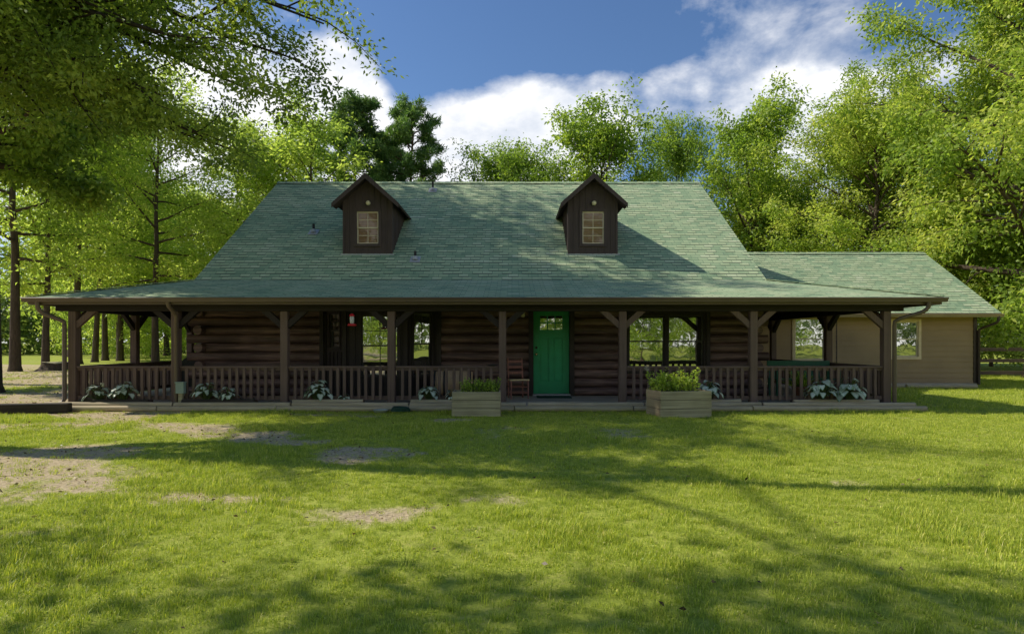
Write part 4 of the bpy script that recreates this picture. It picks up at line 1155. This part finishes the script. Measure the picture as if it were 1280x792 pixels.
def grow(seed, H, Rr, base, nl, trunk_r, leaf, nsub=6, ncl=5, nleaf=22, spread=0.45, prof='oval', lean=(0, 0), fine=True, grav=0.02, targets=None, flat=0.65, wob=0.16, trunk_top=0.93, elev=(5, 60), limb_k=0.55):
    """returns a trunk MB and leaf arrays for a broad-leaved tree"""
    rs = np.random.RandomState(seed); mb = MB()
    tp = []
    for i in range(10):
        f = i/9; tp.append(np.array([lean[0]*f*H+rs.normal(0, 0.035)*H*0.25*f, lean[1]*f*H+rs.normal(0, 0.035)*H*0.25*f, f*H*trunk_top]))
    rad = [trunk_r*(1.0-0.88*(i/9)**0.9) for i in range(10)]
    tp2 = [tp[0]+np.array([0, 0, -0.3])]+[tp[0]+np.array([0, 0, 0.25])]+tp[1:]; rad2 = [trunk_r*1.7, trunk_r*1.08]+rad[1:]
    mb.tube(tp2, rad2, 12, caps=False)
    C = []; CT = []
    limbs = []
    for i in range(nl):
        u = (i+rs.rand())/nl; t = base+(0.98-base)*u
        z = t*H*trunk_top
        p, _ = at_path(tp, min(0.999, t))
        pr = {'oval': math.sin(math.pi*(0.16+0.80*u))**0.75, 'dome': math.sqrt(max(0.05, 1-u**2.2)), 'low': (1-u)**0.6*0.9+0.18, 'top': 0.35+0.65*math.sin(math.pi*(0.1+0.75*u))}[prof]
        az = i*2.399+rs.uniform(-.5, .5); el = R(elev[0]+(elev[1]-elev[0])*u+rs.uniform(-10, 12))
        L = Rr*pr*rs.uniform(0.72, 1.12)/max(0.55, math.cos(el))
        d = (math.cos(az)*math.cos(el), math.sin(az)*math.cos(el), math.sin(el))
        limbs.append((limb_path(rs, p, d, L, 6, wob*0.6, grav), L, trunk_r*(1.0-0.8*t)*limb_k))
    for tg in (targets or []):
        p, _ = at_path(tp, tg[3]); q = np.array(tg[:3]); v = q-p; L = np.linalg.norm(v)
        pts = []
        for k in range(8):
            f = k/7; pts.append(p+v*f+np.array([0, 0, math.sin(f*math.pi)*L*tg[4]])+rs.normal(0, 0.02, 3)*L*math.sin(f*math.pi))
        limbs.append((pts, L*0.8, trunk_r*0.34))
    for pts, L, r0 in limbs:
        k = len(pts)-1
        mb.tube(pts, [max(0.012, r0*(1-0.9*i/k)) for i in range(k+1)], 7, caps=False)
        for j in range(nsub):
            f = 0.22+0.78*(j+rs.rand())/nsub
            q, dd = at_path(pts, min(f, 0.999)); dd = dd/np.linalg.norm(dd)
            az = math.atan2(dd[1], dd[0])+rs.choice([-1, 1])*rs.uniform(0.35, 1.1); el = math.asin(np.clip(dd[2], -1, 1))*0.6+R(rs.uniform(-22, 26))
            SL = max(0.7, L*rs.uniform(0.24, 0.46)*(1.25-0.55*f))
            sp = limb_path(rs, q, (math.cos(az)*math.cos(el), math.sin(az)*math.cos(el), math.sin(el)), SL, 4, wob, -0.03)
            if fine: mb.tube(sp, [max(0.005, r0*min(0.28, (1-0.9*f)*0.75)*(1-0.8*i/4)) for i in range(5)], 5, caps=False)
            ct = rs.rand()
            for m in range(ncl):
                c, _ = at_path(sp, min(0.999, 0.25+0.75*(m+rs.rand())/ncl))
                C.append(c+rs.normal(0, spread*0.45, 3)); CT.append(ct)
    C = np.array(C); CT = np.array(CT)
    n = len(C)*nleaf
    keep = rs.uniform(0.45, 1.0, len(C))
    P = np.repeat(C, nleaf, 0); t0 = np.repeat(CT, nleaf); kp = np.repeat(keep, nleaf)
    off = rs.normal(size=(n, 3))*spread*0.55*np.array([1, 1, flat]); off[:, 2] -= np.abs(rs.normal(0, 0.12, n))*spread
    P = P+off
    k = rs.rand(n) < kp; P = P[k]; t0 = t0[k]; off = off[k]
    D = off/spread+rs.normal(0, 0.6, off.shape); D[:, 2] -= 0.25
    n = len(P)
    tint = np.clip(0.45*t0+0.55*rs.beta(2.2, 2.2, n), 0, 1)
    V, tn = leaf_cloud(P, D, leaf*rs.uniform(0.6, 1.25, n), leaf*rs.uniform(0.36, 0.6, n), tint, rs)
    return mb, V, tn

def tree_thing(name, loc, data, bark_m, leaf_m, label, cat='tree', group=None, rz=0, sc=1.0):
    t = empty(name, loc, rz, label, cat, group)
    mb, V, tn = data
    mb.build('trunk', M[bark_m], t)
    o = bpy.data.objects.new('crown', poly_mesh('crown', V, 4, {'tint': tn}, M[leaf_m])); COL.objects.link(o); o.parent = t
    t.scale = (sc, sc, sc)
    return t

def pine_data(seed, H, Rr, base, nl, trunk_r):
    rs = np.random.RandomState(seed); mb = MB()
    tp = [np.array([rs.normal(0, .06)*i*0.3, rs.normal(0, .06)*i*0.3, H*i/9]) for i in range(10)]
    mb.tube([tp[0]-np.array([0, 0, .3])]+tp, [trunk_r*1.3]+[trunk_r*(1-0.85*i/9) for i in range(10)], 10, caps=False)
    C = []
    for i in range(nl):
        u = (i+rs.rand())/nl; t = base+(0.99-base)*u; p, _ = at_path(tp, min(.999, t))
        az = i*2.399+rs.uniform(-.4, .4); el = R(-4+40*u+rs.uniform(-8, 8)); L = Rr*((1-u)**0.5*0.8+0.14)*rs.uniform(.65, 1.1)
        pts = limb_path(rs, p, (math.cos(az)*math.cos(el), math.sin(az)*math.cos(el), math.sin(el)), L, 4, 0.14, 0.06)
        mb.tube(pts, [max(0.012, trunk_r*0.22*(1-0.8*k/4)) for k in range(5)], 5, caps=False)
        for j in range(6):
            q, dd = at_path(pts, min(.999, 0.35+0.65*(j+rs.rand())/6)); C.append(q+rs.normal(0, 0.28, 3)*np.array([1, 1, .6]))
    C = np.array(C); m = 120; n = len(C)*m
    P = np.repeat(C, m, 0)+rs.normal(0, 0.17, (n, 3))*np.array([1, 1, .7]); D = rs.normal(size=(n, 3)); D[:, 2] += 0.6
    V, tn = leaf_cloud(P, D, rs.uniform(.22, .42, n), np.full(n, 0.07), np.clip(np.repeat(rs.rand(len(C)), m)*.45+rs.rand(n)*.55, 0, 1), rs, fold=0.03)
    return mb, V, tn

WOODS = 'woodland trees left of the cabin'
# --- the big near oak, trunk left of the frame, limbs reaching over the lawn
def T(px, py, d): return ((px-640)*d/770, d, 1.4+(428-py)*d/770)
OAK = np.array([-12.6, 9.2, 0.0])
tg = []
for px, py, d, f, arch in ((405, 30, 11.0, .52, .06), (372, 75, 11.3, .50, .07), (318, 20, 10.6, .55, .05), (330, 120, 11.6, .46, .06), (270, 60, 10.2, .50, .05), (262, 175, 11.9, .42, .07),
        (205, 120, 10.6, .44, .06), (120, 90, 10.2, .46, .05), (150, 20, 10.0, .52, .04), (60, 30, 9.8, .5, .04), (190, 160, 12.5, .40, .07), (300, 190, 12.8, .42, .07)):
    w = np.array(T(px, py, d))-OAK; tg.append((*w, f*0.75, arch))
oak = grow(36, 22, 9.0, 0.50, 10, 0.42, 0.105, nsub=9, ncl=7, nleaf=76, spread=0.32, prof='top', targets=tg, grav=0.0, flat=0.55, elev=(12, 60), limb_k=0.27)
tree_thing('oak_tree', tuple(OAK), oak, 'bark_dark', 'leaf_oak', 'large dark oak whose leafy limbs hang over the top left corner')

# --- reusable woodland trees
kinds = {
 'tall': grow(41, 19, 4.6, 0.30, 28, 0.24, 0.24, nsub=6, ncl=4, nleaf=33, spread=0.62, prof='oval', elev=(0, 55)),
 'slim': grow(42, 18, 3.6, 0.22, 28, 0.17, 0.23, nsub=6, ncl=4, nleaf=32, spread=0.56, prof='oval', elev=(5, 60)),
 'sapling': grow(43, 7.5, 3.0, 0.12, 20, 0.08, 0.20, nsub=5, ncl=4, nleaf=36, spread=0.48, prof='dome', elev=(0, 55)),
 'round': grow(44, 15, 4.6, 0.22, 32, 0.26, 0.25, nsub=7, ncl=5, nleaf=36, spread=0.55, prof='oval', elev=(5, 65)),
 'broad': grow(45, 17, 7.4, 0.16, 40, 0.34, 0.20, nsub=10, ncl=6, nleaf=52, spread=0.52, prof='low', elev=(4, 60)),
 'shade': grow(46, 20, 5.6, 0.40, 38, 0.32, 0.25, nsub=8, ncl=5, nleaf=64, spread=0.52, prof='oval', elev=(5, 60)),
}
proto = {}
def plant_tree(kind, name, x, y, sc, rz, label, leaf='leaf_wood', barkm='bark', group=None, tilt=(0, 0), cat='tree'):
    key = (kind, leaf)
    if key not in proto:
        t = tree_thing(name, (x, y, 0), kinds[kind], barkm, leaf, label, cat, group); proto[key] = t
    else:
        t = copy_thing(proto[key]); t.name = name; t['label'] = label
        if group: t['group'] = group
        elif 'group' in t: del t['group']
    t.location = (x, y, 0); t.rotation_euler = (tilt[0], tilt[1], rz)
    t.scale = (sc, sc, sc) if not hasattr(sc, '__len__') else sc
    return t

# left woods (x, y, kind, scale, spin, label, tilt)
left = [(-24.2, 30, 'tall', 1.0, 0.3, 'straight tall tree standing leftmost at the edge of the bare earth', (0, 0)),
 (-25.0, 33, 'slim', 1.1, 2.0, 'leaning tree with a curved base beside the low stump', (0, 0.10)),
 (-28.2, 40, 'tall', 1.05, 4.1, 'tall tree just left of the left corner post', (0, 0)),
 (-29.8, 44, 'slim', 1.2, 1.1, 'first of the trees seen through the left porch opening, leaning slightly right', (0, 0.05)),
 (-31.7, 48, 'tall', 0.95, 5.2, 'thicker tree second in the left porch opening', (0, 0)),
 (-32.2, 50.5, 'slim', 1.0, 3.3, 'thin dark tree third in the left porch opening', (0, 0.03)),
 (-29.9, 47, 'tall', 1.0, 0.9, 'pale thick tree left of the side porch post', (0, 0)),
 (-43, 60, 'tall', 1.1, 2.6, 'distant tree between the leaning tree and the corner post', (0, 0)),
 (-35.7, 61, 'slim', 0.9, 0.2, 'far thin tree in the right half of the left porch opening', (0, 0)),
 (-33.6, 58, 'slim', 0.85, 1.7, 'far thin tree beside the second porch post', (0, 0)),
 (-22.0, 38, 'tall', 0.95, 3.9, 'tall yellow green tree above the left end of the porch roof', (0, 0)),
 (-19.0, 43, 'slim', 0.95, 5.5, 'slim yellow green tree left of the cabin roof slope', (0, 0)),
 (-17.0, 48, 'tall', 0.9, 0.6, 'leafy tree rising behind the left roof slope', (0, 0))]
for x, y, k, s, rz, lab, tl in left: plant_tree(k, 'woodland_tree', x, y, s, rz, lab, group=WOODS, tilt=tl)
left2 = [(-20.5, 56, 'round', 0.85, 'round bright tree behind the left end of the porch roof'), (-27.5, 58, 'round', 0.9, 'round bright tree filling the middle of the left woods'), (-37.0, 66, 'round', 1.0, 'round far tree right of the leftmost trunk'),
 (-14.5, 56, 'round', 0.9, 'round tree glimpsed through foliage beside the left roof slope'), (-29, 78, 'round', 1.2, 'round far tree above the left railing'), (-44, 82, 'round', 1.3, 'round far tree at the back of the left field')]
for k, (x, y, kd, sc_, lab) in enumerate(left2): plant_tree(kd, 'woodland_tree', x, y, (sc_*1.15, sc_*1.15, sc_), k*1.9, lab, group=WOODS)
sap = [(-26.5, 46, 0.9, 'low leafy sapling between the leftmost tall tree and the leaning tree'), (-34.0, 55, 1.0, 'sapling behind the trunks in the left porch opening'), (-30.0, 62, 1.1, 'bright sapling seen above the left railing'), (-38.5, 58, 1.0, 'sapling right of the leftmost tall trunk'), (-25.5, 64, 1.1, 'sapling right of the side porch post'), (-47, 66, 1.2, 'sapling far left at the end of the field'), (-21, 52, 1.1, 'sapling behind the left log corner'), (-40, 72, 1.3, 'far sapling at the back of the left field'), (-33, 74, 1.3, 'far sapling behind the left porch opening')]
for k, (x, y, s, lab) in enumerate(sap): plant_tree('sapling', 'sapling', x, y, s, k*1.3, lab, group='saplings in the left woods')

# trees that shade roof and lawn from the left, outside or at the edge of the frame
for x, y, sc_, rz, lab in ((-14.6, 17.2, 0.86, 1.2, 'tall shade tree at the left border, its crown nearest the left roof slope'), (-19.8, 21.2, 1.0, 4.4, 'very tall shade tree behind the oak at the left border')):
    plant_tree('shade', 'woodland_tree', x, y, sc_, rz, lab, 'leaf_back', group=WOODS)
for x, y, sc_, rz in ((-12.0, 2.4, 0.95, 2.9),):
    plant_tree('tall', 'woodland_tree', x, y, sc_, rz, 'tall tree outside the left of the view, casting dappled shade on the lawn', 'leaf_back', group='shade trees outside the left of the view')

# behind the cabin
plant_tree('slim', 'background_tree', -12.2, 38, (1.25, 1.25, 0.88), 0.8, 'pale yellow green tree behind the left end of the roof ridge')
plant_tree('slim', 'background_tree', -15.6, 40, (1.1, 1.1, 0.80), 2.8, 'loose pale tree left of the roof ridge end')
plant_tree('round', 'background_tree', -0.3, 42, (0.85, 0.85, 0.90), 0.4, 'low leafy tree top over the middle of the ridge', 'leaf_back')
plant_tree('round', 'background_tree', 5.9, 40, (1.05, 1.05, 0.98), 2.2, 'broad round tree behind the right dormer', 'leaf_back')
plant_tree('round', 'background_tree', 11.6, 43, (0.62, 0.62, 1.0), 3.0, 'narrow open tree between the broad round one and the tall one by the right slope', 'leaf_back')
plant_tree('round', 'background_tree', 14.0, 36, (0.85, 0.85, 0.92), 5.0, 'tall dense tree beside the right roof slope', 'leaf_back')
plant_tree('round', 'background_tree', 3.0, 46, (0.9, 0.9, 0.88), 4.0, 'leafy tree filling the gap left of the broad round tree', 'leaf_back')
plant_tree('round', 'background_tree', 17.0, 42, (0.8, 0.8, 0.8), 1.0, 'lower dense tree over the wing ridge', 'leaf_back')
p1 = tree_thing('pine_tree', (-11.0, 43, 0), pine_data(61, 18.0, 4.6, 0.42, 44, 0.26), 'bark_pine', 'needle', 'dark pine left of the taller dormer gap, its top against cloud', 'tree', 'pines behind the ridge')
p1['label'] = 'dark pine behind the left dormer, left one of two'
p2 = copy_thing(p1); p2['label'] = 'dark pine right of the left dormer, standing against the sky'; p2.location = (-6.9, 42, 0); p2.rotation_euler = (0, 0, 2.0); p2.scale = (0.95, 0.95, 0.96)

p3 = copy_thing(p1); p3['label'] = 'shorter dark pine standing between two taller pines'; p3.location = (-9.3, 45, 0); p3.rotation_euler = (0, 0, 4.1); p3.scale = (0.95, 0.95, 0.90)

# right side
right = [('broad', 20.8, 24.5, (1.0, 1.0, 1.08), 1.5, 'large tree filling the upper right corner, leaves over the wing roof'),
 ('broad', 18.2, 31, (0.85, 0.85, 0.72), 2.2, 'bright yellow green tree over the right end of the wing ridge'),
 ('broad', 26.5, 29, (1.0, 1.0, 1.1), 4.0, 'large leafy tree at the right border behind the fence'),
 ('broad', 15.8, 39, (0.7, 0.7, 0.62), 5.3, 'low yellow green tree right of the main roof slope'),
 ('broad', 23.5, 38, (0.9, 0.9, 0.9), 1.0, 'leafy tree deep in the right woods')]
for k, x, y, s, rz, lab in right: plant_tree(k, 'broadleaf_tree', x, y, s, rz, lab, 'leaf_right', group='trees right of the wing')
for k, (x, y, s, lab) in enumerate(((19.5, 28, 0.75, 'bushy sapling behind the ranch fence, nearest the wing'), (23.5, 27.0, 0.85, 'bushy sapling behind the ranch fence at the right border'), (28, 36, 1.1, 'far sapling behind the ranch fence'))):
    plant_tree('sapling', 'sapling', x, y, s, k*2.0, lab, 'leaf_right', group='saplings behind the fence')

# trees across the lawn, seen mirrored in the cabin windows
for k, (x, y, s) in enumerate(((-21, -27, 1.0), (-10, -33, 1.1), (1.5, -26, 0.95), (11, -35, 1.05), (19, -27, 0.9), (-30, -36, 1.1), (30, -34, 1.1))):
    plant_tree('tall' if k % 2 else 'round', 'lawn_tree', x, y, s, k*1.1, 'leafy tree across the lawn, seen only as a reflection in the windows', 'leaf_wood' if k % 2 else 'leaf_back', group='trees mirrored in the windows')

for k, (x, y, sc_) in enumerate(((-17, -14, 0.8), (-12.5, -19, 0.9), (-8.0, -15, 0.75), (-3.5, -20, 0.9), (1.5, -16, 0.8), (5.5, -21, 0.95), (9.5, -15, 0.8), (14, -19, 0.9), (20, -15, 0.85), (26, -20, 0.9))):
    plant_tree('sapling', 'sapling', x, y, sc_, k*1.7, 'low leafy sapling across the lawn, seen only as a reflection in the windows', group='saplings mirrored in the windows')
litter()

# low stump by the leaning tree
t = empty('tree_stump', (-23.0, 31.0, 0), 0, 'low weathered stump beside the leaning tree at the left', 'stump')
mb = MB(); rs = np.random.RandomState(8); vs = []
for z, r in ((0, 0.78), (0.12, 0.62), (0.28, 0.52), (0.40, 0.50)):
    for k in range(18): 
        a = k*2*math.pi/18; q = r*(1+0.14*math.sin(a*3+1)+0.08*math.sin(a*5)); vs.append((q*math.cos(a), q*math.sin(a), z+(0.05*math.sin(a*2) if z > .3 else 0)))
fs = [(i*18+k, i*18+(k+1) % 18, (i+1)*18+(k+1) % 18, (i+1)*18+k) for i in range(3) for k in range(18)]
mb.raw(vs, fs, 0, True); mb.face(vs[-18:], 1); mb.build('stump_wood', [M['bark'], M['weathered']], t)

# far wood closing the view all round
rs = np.random.RandomState(99)
C = []
for k in range(900):
    a = rs.uniform(-1.57, 1.57)+(math.pi if k % 3 == 2 else 0); d = rs.uniform(88, 120) if k % 3 < 2 else rs.uniform(85, 115); C.append((math.sin(a)*d, math.cos(a)*d, 0, rs.uniform(7, 15)))
P = []; 
for (x, y, _, h) in C:
    m = 240; q = rs.normal(size=(m, 3))*np.array([2.4, 2.4, h*0.26])+np.array([x, y, h*0.52]); q[:, 2] = np.abs(q[:, 2]); P.append(q)
P = np.concatenate(P); n = len(P); D = rs.normal(size=(n, 3))
V, tn = leaf_cloud(P, D, rs.uniform(.5, 1.0, n), rs.uniform(.35, .6, n), np.clip(rs.normal(.5, .22, n), 0, 1), rs)
o = bpy.data.objects.new('distant_woods', poly_mesh('distant_woods', V, 4, {'tint': tn}, M['leaf_far'])); COL.objects.link(o)
tag(o, 'hazy green line of far woods beyond the field', 'woods', kind='stuff')

# ------------------------------------------------------------------ world, sun, camera
to_sun = -SUN_TRAVEL
elev = math.asin(to_sun.z); az = math.atan2(to_sun.x, to_sun.y)
w = bpy.data.worlds.new('World'); scene.world = w; w.use_nodes = True
nt = w.node_tree; nt.nodes.clear()
class WN(NT):
    def __init__(self, tree): self.t = tree
W = WN(nt)
sky = W.n('ShaderNodeTexSky'); sky.sky_type = 'NISHITA'; sky.sun_disc = False
sky.sun_elevation = elev; sky.sun_rotation = az; sky.air_density = 1.1; sky.dust_density = 0.5; sky.ozone_density = 2.6
gen = W.n('ShaderNodeTexCoord').outputs['Generated']
nrm = W.n('ShaderNodeVectorMath', operation='NORMALIZE'); W.l(gen, nrm.inputs[0]); dirv = nrm.outputs[0]
wp = W.noise(W.mapping(dirv, (1, 1, 1.5)), 3.2, 7, 0.58, 0.35)
fine = W.noise(W.mapping(dirv, (1, 1, 1.8)), 9.0, 6, 0.6, 0.2)
def blob(px, py, rad, amp):
    v = Vector(((px-640)/770, 1, (428-py)/770)).normalized()
    d = W.n('ShaderNodeVectorMath', operation='DOT_PRODUCT'); W.l(dirv, d.inputs[0]); d.inputs[1].default_value = v
    mr = W.n('ShaderNodeMapRange', interpolation_type='SMOOTHSTEP'); W.l(d.outputs['Value'], mr.inputs[0])
    mr.inputs[1].default_value = math.cos(rad); mr.inputs[2].default_value = 1.0; mr.inputs[3].default_value = 0; mr.inputs[4].default_value = amp
    return mr.outputs[0]
blobs = [(560, 215, .14, .75), (650, 190, .13, .8), (715, 165, .12, .7), (790, 135, .09, .45), (845, 115, .06, .35), (425, 110, .09, .8), (330, 230, .28, .8), (120, 330, .5, .6), (960, 40, .17, .42), (930, 120, .12, .34), (1010, 200, .16, .5), (1150, 260, .3, .5), (600, 330, .3, .6)]
s = None
for b in blobs:
    q = blob(*b); s = q if s is None else W.math('ADD', s, q)
dens = W.math('ADD', W.math('ADD', s, W.math('MULTIPLY', W.math('SUBTRACT', wp, 0.5), 1.9)), W.math('MULTIPLY', W.math('SUBTRACT', fine, 0.5), 1.15))
mask = W.ramp(dens, [(0.30, (0,)*3), (0.60, (0.45,)*3), (0.92, (1,)*3)])
shade = W.ramp(fine, [(0.35, (7.0, 7.5, 8.4)), (0.6, (10.2, 10.2, 10.3))])
skyc = W.mix(1.0, sky.outputs[0], (0.72, 0.88, 1.08), 'MULTIPLY')
sepd = W.n('ShaderNodeSeparateXYZ'); W.l(dirv, sepd.inputs[0])
# added front fill: an unseen bright cloud band low behind the viewer
rear_fill = W.n('ShaderNodeMapRange', interpolation_type='SMOOTHSTEP'); W.l(sepd.outputs[1], rear_fill.inputs[0])
rear_fill.inputs[1].default_value = 0.45; rear_fill.inputs[2].default_value = -0.35; rear_fill.inputs[3].default_value = 0; rear_fill.inputs[4].default_value = 1
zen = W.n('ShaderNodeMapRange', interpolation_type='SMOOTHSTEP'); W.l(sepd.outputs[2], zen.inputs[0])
zen.inputs[1].default_value = 0.47; zen.inputs[2].default_value = 0.68; zen.inputs[3].default_value = 1; zen.inputs[4].default_value = 0.0  # clouds cleared overhead, out of view, to dim the fill on the roof
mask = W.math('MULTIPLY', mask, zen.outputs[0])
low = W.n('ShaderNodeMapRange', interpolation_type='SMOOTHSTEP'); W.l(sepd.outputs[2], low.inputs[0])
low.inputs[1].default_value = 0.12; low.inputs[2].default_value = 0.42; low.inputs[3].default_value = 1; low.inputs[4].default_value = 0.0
mask = W.math('MAXIMUM', mask, W.math('MULTIPLY', W.math('MULTIPLY', rear_fill.outputs[0], low.outputs[0]), W.ramp(wp, [(0.3, (0.55,)*3), (0.55, (1,)*3)])))
shade = W.mix(rear_fill.outputs[0], shade, (15.0, 14.6, 14.0))  # cloud colour raised behind the viewer to fill porch and lawn
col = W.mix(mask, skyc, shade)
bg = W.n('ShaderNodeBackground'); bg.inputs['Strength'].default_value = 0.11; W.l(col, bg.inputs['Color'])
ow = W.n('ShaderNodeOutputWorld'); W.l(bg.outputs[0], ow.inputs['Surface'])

ld = bpy.data.lights.new('sun', 'SUN'); ld.energy = 5.0; ld.angle = R(0.5); ld.color = (1.0, 0.93, 0.80)
lo = bpy.data.objects.new('sun', ld); COL.objects.link(lo); lo.rotation_euler = SUN_TRAVEL.to_track_quat('-Z', 'Y').to_euler(); lo.location = (-30, 20, 30)

cd = bpy.data.cameras.new('camera'); cam = bpy.data.objects.new('camera', cd); COL.objects.link(cam)
cam.location = (0, 0, 1.4); cam.rotation_euler = (math.pi/2, 0, 0)
cd.sensor_width = 36; cd.lens = 36*770/1280; cd.shift_y = 32/1280; cd.clip_end = 3000; cd.clip_start = 0.05
scene.camera = cam
scene.view_settings.view_transform = 'Standard'; scene.view_settings.look = 'None'; scene.view_settings.exposure = 0
scene.render.resolution_x = 1024; scene.render.resolution_y = 633
